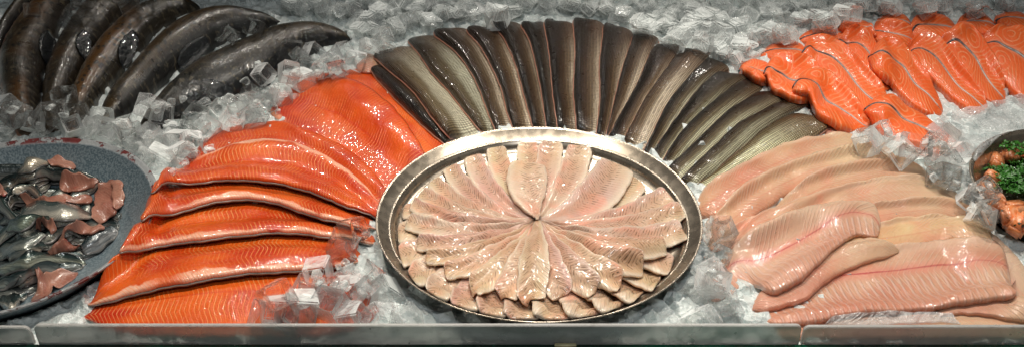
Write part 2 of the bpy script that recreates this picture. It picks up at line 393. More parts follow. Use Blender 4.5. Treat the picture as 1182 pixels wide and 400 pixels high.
def solid(name, XY, zt, zb, uvm, uvn, mat, parent=None, origin=None):
    """closed shell: a top grid and a bottom grid joined by a side band"""
    n, m = XY.shape[:2]; o3 = np.zeros(3) if origin is None else origin
    top = np.dstack([XY, zt]).reshape(-1, 3); bot = np.dstack([XY, zb]).reshape(-1, 3)
    idx = np.arange(n * m).reshape(n, m)
    q = np.stack([idx[:-1, :-1], idx[1:, :-1], idx[1:, 1:], idx[:-1, 1:]], -1).reshape(-1, 4)
    ring = np.concatenate([idx[:, 0], idx[-1, 1:], idx[-2::-1, -1], idx[0, -2:0:-1]]); r2 = np.roll(ring, -1)
    side = np.stack([ring, ring + n * m, r2 + n * m, r2], 1)
    faces = np.vstack([q, q[:, ::-1] + n * m, side])
    a, b, c = top[q[0, 0]], top[q[0, 1]], top[q[0, 2]]
    mid = q[len(q) // 2]; nn = np.cross(top[mid[1]] - top[mid[0]], top[mid[2]] - top[mid[0]])
    if nn[2] < 0: faces = faces[:, ::-1]
    me = bpy.data.meshes.new(name); me.from_pydata((np.vstack([top, bot]) - o3).tolist(), [], faces.tolist())
    for nm, uv in (('Metric', uvm), ('Norm', uvn)):
        l = me.uv_layers.new(name=nm); full = np.vstack([uv.reshape(-1, 2)] * 2); l.data.foreach_set('uv', full[faces.ravel()].ravel())
    return me
import bmesh
def ribbon(name, A, B, mat, th, label, cat, group=None, rim=None, ends=(1., 1.), nu=46, nv=12, pf='dome', flip=False, wob=.0008, color=None,
           edge=.35, rise=None, minw=.30, und=.002, parent=None, mesh_name=None, seam=False, tilt=0.0, mx=2, sm=7, lift=.55, offset=0.0, powr=2.6):
    """one fillet or fish laid on the pile: A and B are its far and near outlines, projected onto what already lies there"""
    t = np.linspace(0, 1, nu + 1); t = .5 * t + .5 * (.5 - .5 * np.cos(pi * t))
    a = catmull(A, t); b = catmull(B, t)
    out = a - b; out = out / (np.linalg.norm(out, axis=1)[:, None] + 1e-6)
    la = np.clip(-out[:, 1], 0, 1) * lift * th; lb = np.clip(out[:, 1], 0, 1) * lift * th
    wa = hit(a, la); wb = hit(b, lb)
    k = np.ones(5) / 5                                                # even out jumps where the ground changes level
    for q in (wa, wb):
        for c in (0, 1):
            pq = np.concatenate([[q[0, c]] * 2, q[:, c], [q[-1, c]] * 2]); q[:, c] = np.convolve(pq, k, 'valid')
    mid = (wa + wb) / 2; half = (wa - wb) / 2
    s = np.concatenate([[0], np.cumsum(np.linalg.norm(np.diff(mid, axis=0), axis=1))]); L = s[-1]
    hw = np.linalg.norm(half, axis=1); W = np.percentile(hw, 80)
    f = np.ones(nu + 1)
    for e, d in ((ends[0], s), (ends[1], L - s)):
        if e > 0: f = np.minimum(f, minw + (1 - minw) * (1 - (1 - np.clip(d / (W * e), 0, 1)) ** powr) ** (1 / powr))
    sd = rng.integers(1e6); ph = rng.uniform(0, 6.28, 6)
    wb1 = wob * (np.sin(s * 130 + ph[0]) + .7 * np.sin(s * 290 + ph[1])) ; wb2 = wob * (np.sin(s * 115 + ph[2]) + .7 * np.sin(s * 260 + ph[3]))
    v = np.linspace(0, 1, nv + 1); v = .35 * v + .65 * (.5 - .5 * np.cos(pi * v)); x = 1 - 2 * v                    # +1 at A, -1 at B
    off = x[None, :] * f[:, None] + np.where(x > 0, x * (wb1 / (hw + 1e-4))[:, None], -x * -(wb2 / (hw + 1e-4))[:, None])
    XY = mid[:, None, :] + half[:, None, :] * off[:, :, None]
    XY[:, :, 1] = np.maximum(XY[:, :, 1], .880)
    base = samp(XY[:, :, 0], XY[:, :, 1])
    zb = base
    for _ in range(mx): zb = maxf(zb)
    for _ in range(sm): zb = boxf(zb)
    zb = np.maximum(zb, base - .25 * th) + .0004 + offset
    if tilt: zb = zb + abs(tilt) * ((1 - x * np.sign(tilt)) / 2)[None, :] ** 1.5 * (np.sin(pi * np.clip(t, .02, .98))[:, None]) ** .5
    d = np.minimum(s, L - s); pu = np.sqrt(np.clip(1 - (1 - np.clip(d / (1.8 * th + .004), 0, 1)) ** 2, 0, 1))
    wt = np.clip(hw * f / (W + 1e-6), 0, 1) ** .6
    ax = np.abs(x)
    if pf == 'dome': pv = (1 - ax ** 2.6) ** .62
    elif pf == 'round': pv = np.sqrt(np.clip(1 - ax ** 2, 0, 1))
    elif pf == 'fly': pv = (1 - ax ** 3) ** .6 * (1 - .28 * np.exp(-(ax / .13) ** 2))
    elif pf == 'flat': pv = (1 - ax ** 8) ** .5
    T = th * (edge + (1 - edge) * pv[None, :]) * (.35 + .65 * pu[:, None]) * wt[:, None]
    zt = zb + T + und * waves(XY[:, :, 0], XY[:, :, 1], sd, 60) * np.minimum(pv[None, :] + .3, 1)
    uvm = np.dstack([np.broadcast_to(s[:, None], XY.shape[:2]), x[None, :] * hw[:, None]])
    vv = np.broadcast_to(v[None, :], XY.shape[:2]); vv = 1 - vv if flip else vv
    uvn = np.dstack([np.broadcast_to((s / L)[:, None], XY.shape[:2]), vv])
    if parent is None: org = np.array([mid[:, 0].mean(), mid[:, 1].mean(), zb.min()])
    else: org = np.array(parent['_o'])
    if CLAMP:
        rad = np.hypot(XY[..., 0] - PL[0], XY[..., 1] - PL[1])
        zm = np.where(rad < R0, np.interp(rad, [0, .190, .202, .2075, .2150, R0], [.004, .004, .017, .020, .0245, .029]), .029 + (rad - R0) * 1.1)
        zt = np.minimum(zt, zm); zb = np.minimum(zb, zt - .0008)
    root = None
    if mesh_name:
        root = bpy.data.objects.new(name, None); C.objects.link(root); root.empty_display_size = .02
        root.location = org; tag(root, label, cat, group); OB[root.name] = org
    mn = mesh_name or name
    me = solid(mn, XY, zt, zb, uvm, uvn, mat, origin=org)
    o = bpy.data.objects.new(mn, me); C.objects.link(o); me.materials.append(mat)
    me.polygons.foreach_set('use_smooth', [True] * len(me.polygons))
    if color is not None: o.color = color
    if root is not None: o.parent = root
    else: o.location = org; tag(o, label, cat, group); OB[o.name] = org
    if rim:
        ex = 1.0 + .0016 / np.maximum(hw, .004)
        XR = mid[:, None, :] + half[:, None, :] * (off * ex[:, None])[:, :, None]
        c0 = (XR[0] - XR[1]); XR[0] += c0 / (np.linalg.norm(c0, axis=1)[:, None] + 1e-6) * .0015
        c1 = (XR[-1] - XR[-2]); XR[-1] += c1 / (np.linalg.norm(c1, axis=1)[:, None] + 1e-6) * .0015
        XR[:, :, 1] = np.maximum(XR[:, :, 1], .8785)
        me2 = solid(rim[0], XR, zb + np.minimum(T * .35, .0022), zb - .0006, uvm, uvn, rim[1], origin=org)
        c = bpy.data.objects.new(rim[0], me2); C.objects.link(c); me2.materials.append(rim[1]); c.parent = root or o
        me2.polygons.foreach_set('use_smooth', [True] * len(me2.polygons))
    if seam:
        ns = XY.shape[0]; i1 = int(ns * .9); cw = nv // 2; c = XY[1:i1, cw]; d = np.gradient(c, axis=0); d /= np.linalg.norm(d, axis=1)[:, None] + 1e-9
        nr = np.stack([-d[:, 1], d[:, 0]], 1); hwid = .0022 * (1 - .65 * np.linspace(0, 1, len(c)))
        XS = c[:, None, :] + nr[:, None, :] * (hwid[:, None, None] * np.linspace(-1, 1, 4)[None, :, None]); zs = zt[1:i1, cw][:, None] + np.array([.0004, .0012, .0012, .0004])[None, :]
        uvq = np.dstack([np.broadcast_to(np.linspace(0, 1, len(c))[:, None], XS.shape[:2])] * 2)
        me3 = solid('skin', XS, zs, zs - .004, uvq, uvq, M['seam'], origin=org); c3 = bpy.data.objects.new('skin', me3); C.objects.link(c3); me3.materials.append(M['seam']); c3.parent = root
        me3.polygons.foreach_set('use_smooth', [True] * len(me3.polygons))
    # raise the pile
    sp = max(np.abs(np.diff(XY, axis=0)).max(), np.abs(np.diff(XY, axis=1)).max()); k = int(sp / RES * 1.5) + 2
    Z3 = np.dstack([XY, zt]); tt = np.linspace(0, 1, k, endpoint=False)
    for i in tt:
        for j in tt:
            g = (Z3[:-1, :-1] * (1 - i) + Z3[1:, :-1] * i) * (1 - j) + (Z3[:-1, 1:] * (1 - i) + Z3[1:, 1:] * i) * j
            stamp(g[..., 0], g[..., 1], g[..., 2])
    return root or o
OB = {}; CLAMP = True; R0 = .2245
def tube_lathe(name, prof, n, mat, parent=None, loc=(0, 0, 0)):
    vs = []; fs = []
    for r, z in prof:
        for k in range(n): vs.append((r * cos(2 * pi * k / n), r * sin(2 * pi * k / n), z))
    for i in range(len(prof) - 1):
        for k in range(n):
            k2 = (k + 1) % n; fs.append((i * n + k, i * n + k2, (i + 1) * n + k2, (i + 1) * n + k))
    me = bpy.data.meshes.new(name); me.from_pydata(vs, [], fs); o = link(name, me, mat, parent)
    o.location = loc if parent is None else (0, 0, 0)
    return o

# ------------------------------------------------------------------ the setting
bx, by = 6.0, 6.0
PL = (.037, 1.10); LB = (-.7086, 1.09); RB = (.8415, 1.16)
rl = np.hypot(gx - LB[0], gy - LB[1]); rr = np.hypot(gx - RB[0], gy - RB[1]); rp = np.hypot(gx - PL[0], gy - PL[1])
bed = H.copy()
# crushed pieces stamped as small tilted facets
for k in range(9000):
    y = rng.uniform(.86, 2.0); x = rng.uniform(-1.2, 1.25); s = rng.uniform(.010, .020); n = int(s / RES) + 1
    i = int((x - X0) / RES); j = int((y - Y0) / RES)
    if i < n or j < n or i > NX - n - 2 or j > NY - n - 2: continue
    sl = np.s_[j - n:j + n + 1, i - n:i + n + 1]; a = rng.uniform(0, pi)
    ux = (gx[sl] - x) * cos(a) + (gy[sl] - y) * sin(a); uy = -(gx[sl] - x) * sin(a) + (gy[sl] - y) * cos(a)
    z = H[j, i] + rng.uniform(-.004, .009) + ux * rng.uniform(-.5, .5) + uy * rng.uniform(-.5, .5)
    ok = (np.abs(ux) < s * .7) & (np.abs(uy) < s * .7); bed[sl] = np.where(ok, np.maximum(bed[sl], z), bed[sl])
st = 2
bxg, byg = gx[24::st, ::st], gy[24::st, ::st]; bz = bed[24::st, ::st].copy()
q_ = np.s_[24::st, ::st]
for rad_, rs_, zs_, R_ in ((rl[q_], [0, .136, .167, .194, .2015, .2045, .211], [-.037, -.034, -.016, .009, .019, .0225, .0255], .211), (rr[q_], [0, .09, .127, .153, .1655, .170], [-.034, -.034, -.026, -.002, .020, .0240], .170),
                           (rp[q_], [0, .190, .2015, .2075, .215, .2245], [.0055, .0055, .016, .0215, .026, .0300], .2245)):
    bz = np.where(rad_ < R_, np.minimum(bz, np.interp(rad_, rs_, zs_) - .004), bz)
me = solid('ice_bed', np.dstack([bxg, byg]), bz, bz * 0 - .12, np.dstack([bxg, byg]), np.dstack([bxg, byg]), M['bed'])
tag(link('crushed_ice', me, M['bed'], smooth=False), 'grey white bed of crushed ice under all the fish', 'crushed ice', kind='stuff')

def box(name, x0, x1, y0, y1, z0, z1, mat, bev=.0, parent=None, seg=3):
    import bmesh
    bm = bmesh.new(); bmesh.ops.create_cube(bm, size=1)
    for v in bm.verts: v.co = ((x0 + x1) / 2 + v.co.x * (x1 - x0), (y0 + y1) / 2 + v.co.y * (y1 - y0), (z0 + z1) / 2 + v.co.z * (z1 - z0))
    if bev: bmesh.ops.bevel(bm, geom=bm.edges[:], offset=bev, segments=seg, affect='EDGES')
    me = bpy.data.meshes.new(name); bm.to_mesh(me); bm.free(); return link(name, me, mat, parent)
wall = box('back_wall', -1.7, 1.8, 0, .02, -.12, .26, M['wall']); wall.location = (0, 1.89, 0); wall.rotation_euler = (0, 0, R(-2.2)); wall['kind'] = 'structure'
o = box('counter_front', -1.4, 1.5, .770, .8635, -.16, .0136, M['glass_edge'], .003); o['kind'] = 'structure'; o.name = 'counter_ledge'
tag(o, 'dark green glass ledge along the front of the counter', 'ledge')
def rail(x0, x1, label, zt=.040, round_=.007):
    import bmesh
    n = 6; pts = [(x0, .0096)]
    for k in range(n + 1): a = pi - k * pi / 2 / n; pts.append((x0 + round_ + round_ * cos(a), zt - round_ + round_ * sin(a)))
    for k in range(n + 1): a = pi / 2 - k * pi / 2 / n; pts.append((x1 - round_ + round_ * cos(a), zt - round_ + round_ * sin(a)))
    pts.append((x1, .0096)); bm = bmesh.new()
    fr = [bm.verts.new((x, .864, z)) for x, z in pts]; bk = [bm.verts.new((x, .8695, z)) for x, z in pts]
    bm.faces.new(fr); bm.faces.new(bk[::-1])
    for k in range(len(pts)): bm.faces.new((fr[k], bk[k], bk[(k + 1) % len(pts)], fr[(k + 1) % len(pts)]))
    bmesh.ops.recalc_face_normals(bm, faces=bm.faces[:])
    bmesh.ops.bevel(bm, geom=[e for e in bm.edges if all(abs(v.co.z - .0096) > 1e-6 for v in e.verts) and len({round(v.co.y, 4) for v in e.verts}) == 1], offset=.0009, segments=2, affect='EDGES')
    me = bpy.data.meshes.new('edge_strip'); bm.to_mesh(me); bm.free()
    return tag(link('edge_strip', me, M['rail'], smooth=False), label, 'edge strip', 'frosted strips along the counter front')
K = 1.197 / F      # metres per pixel at the strip
rail((-591 - 60) * K, (47 - 591) * K, 'short frosted strip in front of the blue enamel bowl', zt=.037)
rail((53 - 591) * K, (917 - 591) * K, 'long frosted strip in front of the orange fillets and the steel platter')
rail((920 - 591) * K, (1250 - 591) * K, 'frosted strip in front of the pile of pink white fillets', zt=.038)
tag(box('tape_piece', (640 - 591) * K * .985, (665 - 591) * K * .985, .8570, .8630, .0134, .0143, M['tag'], .0004), 'small cream tape piece on the green ledge below the platter', 'tape')

# steel platter
R0 = .2245
prof = [(0, .0085), (.10, .0085), (.190, .009), (.1975, .0115), (.2015, .0165), (.2040, .0215), (.2075, .0245), (.2150, .0290), (.2208, .0335), (R0 - .001, .0355), (R0, .0348), (R0 - .0002, .0335),
        (.2215, .0318), (.215, .0272), (.2075, .0227), (.202, .020), (.1995, .0150), (.197, .0095), (.190, .007), (0, .0065)]
def vessel(name, prof, i0, i1, n, mat, loc, parts=('rim', 'basin')):
    root = bpy.data.objects.new(name, None); C.objects.link(root); root.location = loc; root.empty_display_size = .05
    for nm, pf_ in ((parts[0], prof[i0:i1 + 1]), (parts[1], prof[:i0 + 1]), (parts[1], prof[i1:])):
        if nm == parts[1]:
            if pf_[0][0] == 0 and pf_ is not None and len(pf_) == i0 + 1: keep = pf_; continue
            pf_ = keep + [(keep[-1][0] + .0002, keep[-1][1] - .0004)] + pf_
        o = tube_lathe(nm, pf_, n, mat, parent=root)
    return root
platter = vessel('steel_platter', prof, 6, 14, 160, M['steel'], (PL[0], PL[1], 0))
tag(platter, 'round steel platter with a wide brown reflecting rim under the rosette', 'platter')
PH = np.array(prof[:11])
# enamel bowl
prof = [(0, -.034), (.10, -.034), (.135, -.030), (.165, -.012), (.192, .014), (.2005, .0245), (.203, .0275), (.2065, .0285), (.2095, .0305), (.2110, .0290), (.2100, .0265), (.2045, .0245), (.2015, .021),
        (.194, .011), (.167, -.016), (.136, -.034), (.10, -.037), (0, -.037)]
ebowl = vessel('enamel_bowl', prof, 6, 11, 140, M['enamel'], (LB[0], LB[1], 0))
tag(ebowl, 'large speckled blue enamel bowl with chipped dark red rim', 'bowl')
pr = np.array(prof[:9]); H = np.where(rl < .2095, np.interp(rl, pr[:, 0], pr[:, 1]), H)
# steel bowl
prof = [(0, -.03), (.09, -.03), (.125, -.022), (.150, .0), (.163, .022), (.1665, .0275), (.170, .029), (.1712, .0275), (.1700, .0255), (.1655, .022), (.153, -.002), (.127, -.026), (.09, -.034), (0, -.034)]
sbowl = vessel('steel_bowl', prof, 5, 8, 120, M['steel'], (RB[0], RB[1], 0))
tag(sbowl, 'steel bowl of marinated orange fish chunks and parsley', 'bowl')
sauce = tube_lathe('marinade', [(0, -.004), (.06, -.003), (.11, -.005), (.1465, -.007), (.1465, -.012), (0, -.012)], 60, M['sauce'], loc=(RB[0], RB[1], 0))
tag(sauce, 'dark herb marinade filling the steel bowl', 'marinade', kind='stuff')
pr = np.array([(0, -.003), (.13, -.006), (.148, -.002), (.163, .022), (.170, .029)]); H = np.where(rr < .17, np.interp(rr, pr[:, 0], pr[:, 1]), H)

# ------------------------------------------------------------------ dark whole fish, upper left
G = 'dark whole fish lying on ice'
def fish(A, B, th, label, color, fins=(), ends=(1.2, .5)):
    o = ribbon('whole_trout', A, B, M['trout'], th, label, 'fish', G, pf='round', ends=ends, nu=70, nv=20, edge=.04, und=.0015, color=color, sm=16, wob=.0006, minw=.62, lift=.62, mesh_name='body')
    org = OB[o.name]
    for pts, wd in fins:
        p = hit(pts); z = samp(p[:, 0], p[:, 1]); me = fin_mesh(p, z, wd, org)
        c = bpy.data.objects.new('fin', me); C.objects.link(c); me.materials.append(M['fin']); c.parent = o
        me.polygons.foreach_set('use_smooth', [True] * len(me.polygons))
    return o
def fin_mesh(p, z, wd, org):
    n = 14; q = catmull(np.column_stack([p, z]), np.linspace(0, 1, n)); d = np.gradient(q[:, :2], axis=0); d /= np.linalg.norm(d, axis=1)[:, None]
    nrm = np.stack([-d[:, 1], d[:, 0]], 1); t = np.linspace(0, 1, n); ww = wd * (np.sin(pi * np.clip(t * .9 + .08, 0, 1)) ** .7)
    ww *= 1 + .12 * np.sin(np.arange(n) * 2.1)
    XY = q[:, None, :2] + nrm[:, None, :] * (ww[:, None, None] * np.linspace(-1, 1, 6)[None, :, None])
    base = np.maximum(samp(XY[..., 0], XY[..., 1]), q[:, None, 2] - .01); zt = boxf(base) + .0035 + .001 * np.sin(np.arange(6) * 2.6)[None, :]
    uv = np.zeros(XY.shape); return solid('fin', XY, zt, zt - .003, uv, uv, M['fin'], origin=org)
fish([(-10, 78), (-4, 45), (12, 18), (36, -4), (60, -20)], [(-6, 80), (12, 58), (28, 34), (48, 8), (72, -16)], .040, 'darkest whole fish cut by the upper left corner', (.5, .5, .5, .1))
fish([(20, 160), (4, 120), (0, 80), (12, 44), (38, 10), (60, -14)], [(44, 158), (50, 110), (55, 80), (66, 50), (84, 18), (104, -12)], .046, 'brown whole fish with a pink flank beside the darkest corner one', (1.25, .95, .7, .9), [([(60, 42), (57, 58), (53, 74)], .011)])
fish([(50, 158), (50, 118), (56, 86), (72, 50), (96, 18), (124, -12)], [(70, 154), (76, 122), (92, 95), (112, 62), (136, 32), (172, -8)], .046, 'brown whole fish with an ice cube on its tail above the enamel bowl', (1.35, .95, .6, .0), [([(100, 38), (96, 54), (97, 70)], .011)])
fish([(76, 160), (80, 122), (96, 80), (116, 50), (146, 22), (182, 5), (212, 0)], [(92, 156), (108, 130), (132, 100), (160, 68), (184, 42), (214, 22), (236, 12)], .046, 'olive brown whole fish lying between two darker ones', (1.5, 1.15, .7, .1), [([(157, 40), (148, 58), (141, 78)], .011)])
fish([(106, 146), (120, 114), (144, 84), (170, 54), (206, 22), (244, 9), (296, 8), (326, 16)], [(122, 150), (152, 132), (186, 104), (218, 80), (254, 56), (292, 42), (316, 34), (332, 28)], .048, 'black and silver whole fish with two thin red cuts', (.62, .60, .56, .6), [([(240, 48), (222, 66), (207, 78)], .010)])
fish([(148, 152), (166, 124), (200, 90), (236, 64), (284, 42), (330, 24), (372, 20), (398, 24), (406, 34)], [(162, 162), (186, 152), (222, 134), (266, 120), (312, 100), (352, 70), (386, 56), (402, 50), (407, 44)], .052, 'longest black whole fish reaching toward the grey fillets', (.38, .42, .48, .75), [([(232, 98), (252, 108), (270, 112)], .014)], ends=(1.2, .5))

# ------------------------------------------------------------------ orange fillets, left of the platter
G = 'orange salmon fillets fanned left of the platter'
RS = ('skin', M['salmon_skin'])
def sal(A, B, label, flip=False, th=.013, **k): return ribbon('salmon_fillet', A, B, M['salmon'], th, label, 'fillet', G, rim=RS, nu=60, nv=18, flip=flip, und=.0022, edge=.45, sm=5, tilt=k.pop('tilt', .007), mesh_name='flesh', **k)
sal([(383, 90), (400, 80), (418, 79), (432, 86), (452, 98), (480, 118), (506, 146), (530, 176)], [(376, 92), (384, 108), (404, 128), (430, 150), (456, 172), (478, 192), (496, 204), (510, 210)], 'orange fillet running beside the leftmost grey skinned fillets', flip=False)
sal([(332, 104), (344, 96), (366, 91), (392, 94), (418, 103), (444, 121), (467, 145), (490, 180), (500, 205)], [(303, 136), (316, 142), (334, 154), (356, 166), (384, 184), (412, 204), (436, 224), (452, 236), (460, 240)], 'widest deep orange fillet with glossy sparkling middle below the longest black fish', th=.013, tilt=-.011, color=(.96, .80, .72, 1), ends=(.9, .5))
sal([(98, 354), (120, 338), (180, 320), (250, 306), (320, 300), (385, 304), (440, 318)], [(94, 372), (140, 388), (200, 394), (280, 396), (350, 394), (400, 388), (440, 378)], 'orange fillet nearest the front strip', flip=True)
sal([(99, 340), (112, 318), (140, 298), (190, 283), (260, 273), (330, 268), (385, 272), (420, 284)], [(100, 360), (125, 353), (178, 340), (225, 332), (269, 324), (310, 320), (367, 316), (415, 310)], 'orange fillet with a broad pale belly band, second from the front strip')
sal([(150, 275), (165, 256), (210, 242), (270, 232), (330, 237), (390, 253), (436, 268)], [(134, 304), (160, 297), (188, 288), (228, 284), (268, 279), (327, 274), (385, 279), (434, 286)], 'orange fillet just above the pale belly banded one, third from the front strip')
sal([(166, 240), (180, 219), (220, 208), (270, 205), (330, 213), (390, 232), (440, 256)], [(160, 264), (180, 258), (203, 252), (225, 245), (254, 239), (276, 236), (314, 239), (352, 252), (383, 260), (413, 267), (438, 270)], 'narrow orange fillet with the darkest gap below its white edge')
sal([(208, 186), (240, 160), (258, 149), (280, 144), (307, 141), (332, 142), (357, 151), (383, 161), (411, 178), (436, 204), (455, 230)], [(196, 200), (225, 192), (275, 186), (330, 184), (368, 192), (400, 212), (430, 238), (448, 250)], 'deep red ribbed orange fillet tucked under the one with a long white line', ends=(.4, .6), th=.010, color=(.86, .66, .6, 1))
sal([(174, 214), (205, 197), (233, 180), (262, 168), (291, 160), (320, 160), (342, 165), (378, 180), (412, 204), (440, 236), (452, 256)], [(172, 227), (190, 221), (212, 217), (240, 215), (266, 213), (309, 216), (345, 223), (373, 232), (400, 243), (430, 253), (446, 260)], 'orange fillet edged above by a long white line, with a dark fold along its middle', flip=True, ends=(.7, .6), th=.013)

# ------------------------------------------------------------------ grey skinned fillets behind the platter
G = 'grey skinned fillets fanned behind the platter'
RF = ('flesh', M['pink'])
def ws(A, B, label, color=(1, 1, 1, 1), **k): return ribbon('white_fillet', A, B, M['white'], .010, label, 'fillet', 'pale flesh up pieces beside the grey fillets', color=color, **k)
ws([(409, 74), (424, 64), (440, 62)], [(414, 86), (430, 86), (446, 80)], 'small pink flesh piece at the left end of the grey fan', (.8, .62, .6, 1), nu=24)
bd = [ # shared outlines, outer end first
 [(425, 84), (440, 98), (458, 118), (478, 137), (496, 154), (514, 168)],
 [(424, 65), (445, 80), (471, 101), (484, 116), (499, 138), (522, 166)],
 [(464, 48), (481, 60), (497, 84), (519, 108), (536, 130), (556, 156)],
 [(496, 39), (521, 57), (539, 78), (553, 104), (562, 128), (573, 156)],
 [(533, 33), (552, 52), (567, 78), (580, 108), (585, 130), (593, 152)],
 [(564, 27), (580, 43), (595, 76), (604, 109), (610, 130), (616, 152)],
 [(598, 27), (611, 48), (620, 84), (625, 109), (628, 130), (631, 152)],
 [(627, 24), (633, 56), (636, 84), (638, 109), (641, 130), (644, 152)],
 [(661, 22), (664, 56), (663, 84), (662, 109), (664, 130), (666, 154)],
 [(697, 25), (695, 50), (692, 76), (693, 109), (691, 135), (688, 158)],
 [(732, 38), (727, 55), (720, 75), (711, 109), (705, 135), (699, 160)],
 [(760, 48), (748, 68), (737, 96), (724, 119), (712, 140), (702, 160)],
 [(792, 56), (777, 71), (757, 97), (742, 119), (730, 142), (718, 166)],
 [(820, 65), (800, 86), (782, 105), (769, 121), (753, 154), (742, 176)],
 [(836, 80), (813, 98), (795, 118), (780, 138), (765, 158), (749, 180)],
 [(866, 92), (847, 101), (827, 116), (800, 138), (776, 166), (762, 190)],
 [(880, 103), (863, 118), (842, 129), (812, 156), (786, 180), (768, 195)],
 [(914, 114), (888, 127), (847, 148), (825, 171), (802, 191), (784, 209)],
 [(934, 130), (908, 134), (885, 147), (862, 166), (845, 180), (826, 197), (800, 214)]]
rt = [ # own right hand outline (where the neighbour to the right will cover it)
 [(438, 83), (456, 96), (474, 115), (494, 138), (512, 156), (530, 172)],
 [(462, 54), (484, 68), (508, 100), (528, 126), (548, 154), (556, 164)],
 [(498, 44), (520, 62), (540, 92), (556, 124), (570, 154), (574, 162)],
 [(536, 36), (553, 60), (569, 90), (580, 120), (590, 150), (594, 160)],
 [(570, 34), (582, 56), (596, 88), (604, 115), (611, 140), (616, 156)],
 [(597, 32), (612, 56), (622, 88), (628, 115), (632, 140), (634, 156)],
 [(627, 27), (634, 54), (638, 86), (640, 115), (643, 140), (646, 156)],
 [(661, 31), (665, 56), (666, 86), (665, 115), (667, 140), (669, 156)],
 [(697, 31), (696, 56), (694, 80), (695, 112), (692, 140), (690, 160)],
 [(731, 40), (729, 60), (722, 84), (712, 116), (705, 144), (700, 162)],
 [(762, 47), (754, 68), (741, 96), (727, 122), (714, 146), (704, 164)],
 [(794, 57), (782, 76), (762, 100), (746, 124), (733, 148), (720, 170)],
 [(822, 66), (805, 88), (786, 108), (771, 130), (756, 156), (744, 178)],
 [(848, 84), (824, 102), (804, 120), (786, 142), (770, 162), (752, 186)],
 [(872, 93), (856, 108), (832, 124), (806, 146), (782, 172), (764, 196)],
 [(888, 103), (868, 122), (846, 138), (816, 162), (790, 186), (770, 204)],
 [(924, 115), (896, 134), (862, 152), (832, 176), (806, 200), (788, 214)],
 [(944, 124), (914, 142), (888, 156), (864, 176), (840, 192), (806, 214)],
 [(962, 152), (940, 162), (906, 173), (880, 184), (852, 197), (826, 212), (806, 220)]]
nm = ['short narrow grey skinned fillet lying on the orange fillet, first of the fan', 'grey skinned fillet with a wide pale cream belly, second from the left of the fan', 'grey skinned fillet with pale belly and dark back, third from the left of the fan',
 'grey brown skinned fillet, fourth from the left of the fan', 'grey brown skinned fillet, fifth from the left of the fan', 'dark brown skinned fillet, sixth from the left of the fan', 'narrowest blue black skinned fillet near the middle of the fan',
 'broad dark brown fillet just right of the narrow blue black one', 'widest brown fillet at the top centre of the fan with two white glints', 'brown fillet just right of the widest centre one', 'slim dark fillet, eleventh from the left of the fan',
 'dark brown fillet bearing a small reddish spot near its outer end', 'long fillet with dark back and golden cream belly right of the spotted one', 'narrow blue green tinted fillet, fourteenth from the left of the fan', 'grey olive fillet, fifth from the right end of the fan',
 'grey olive fillet, fourth from the right end of the fan', 'grey olive fillet, third from the right end of the fan', 'grey olive fillet with white tip, second from the right end of the fan', 'last fillet of the fan with bright silver green belly beside the pink fillets']
ws([(940, 140), (956, 137), (972, 146)], [(946, 158), (962, 162), (977, 156)], 'small mauve flesh piece at the right end of the grey fan', (.7, .52, .55, 1), nu=24)
for k in range(18):
    n = np.array(bd[k + 1], float); me_ = catmull(bd[k], np.linspace(0, 1, len(n))); nn = catmull(n, np.linspace(0, 1, len(n)))
    T_ = np.gradient(nn, axis=0); T_ /= np.linalg.norm(T_, axis=1)[:, None]; N_ = np.stack([-T_[:, 1], T_[:, 0]], 1)
    sg = np.sign(((nn - me_) * N_).sum(1).mean()); q = nn + N_ * sg * 4.0
    q[0] = np.array(rt[k][0]) * .8 + q[0] * .2; q[1] = q[1] * .75 + np.array(n[1]) * .25; rt[k] = [tuple(p) for p in q]
for k in range(19):
    br = (.80 if k > 7 else .74); g = rng.uniform(.75, 1.2); al = {1: .88, 2: .74, 3: .62, 4: .5, 12: .66, 18: .80, 17: .55, 8: .42}.get(k, (.36 if k < 13 else .30) + rng.uniform(-.12, .15))
    col = (br * g * (1.12 if 2 < k < 13 else .97), br * g, br * g * (.90 if k < 14 else .84), al)
    if k == 6: col = (.55, .62, .75, .4)
    if k == 18: col = (1.1, 1.15, .92, .85)
    if k == 1: col = (.95, .95, .86, .82)
    o = ribbon('skinned_fillet', bd[k][::-1], rt[k][::-1], M['skin'], .018, nm[k], 'fillet', G, rim=RF, nu=44, nv=14, color=col, ends=(.0, 1.1), edge=.34, und=.0012, minw=.40, wob=.0003, mesh_name='scaly_skin')

# ------------------------------------------------------------------ salmon steaks, upper right
G = 'salmon steaks piled on ice at the upper right'
def stk(A, B, label, th=.018, ends=(.9, .9), **k): return ribbon('salmon_steak', A, B, M['steak'], th, label, 'salmon steak', G, seam=True, nu=44, nv=22, pf='fly', ends=ends, edge=.70, und=.0020, minw=.25, sm=4, mesh_name='flesh', **k)
stk([(1009, 26), (1014, 20), (1028, 17), (1044, 19), (1054, 26)], [(1010, 34), (1020, 38), (1034, 42), (1050, 42), (1056, 36)], 'small steak at the very back beside the crushed ice ridge', th=.015)
stk([(1102, 26), (1110, 18), (1124, 15), (1138, 18), (1150, 26)], [(1106, 34), (1116, 40), (1130, 46), (1146, 44), (1152, 36)], 'back row steak with a dark seam touching the back ice', th=.015)
stk([(1146, 22), (1156, 16), (1172, 15), (1190, 18)], [(1150, 30), (1160, 36), (1176, 40), (1194, 40)], 'back row steak nearest the upper right corner, partly cut by the frame', th=.015)
stk([(921, 40), (940, 36), (964, 34), (980, 32)], [(924, 52), (940, 54), (966, 54), (984, 50)], 'plain darker steak slab half hidden behind the leftmost long steaks', th=.015)
stk([(1048, 32), (1054, 22), (1068, 18), (1090, 20), (1108, 30)], [(1046, 46), (1060, 50), (1080, 54), (1100, 54), (1112, 46)], 'back row steak with plain rounded orange back right of the small one', th=.018)
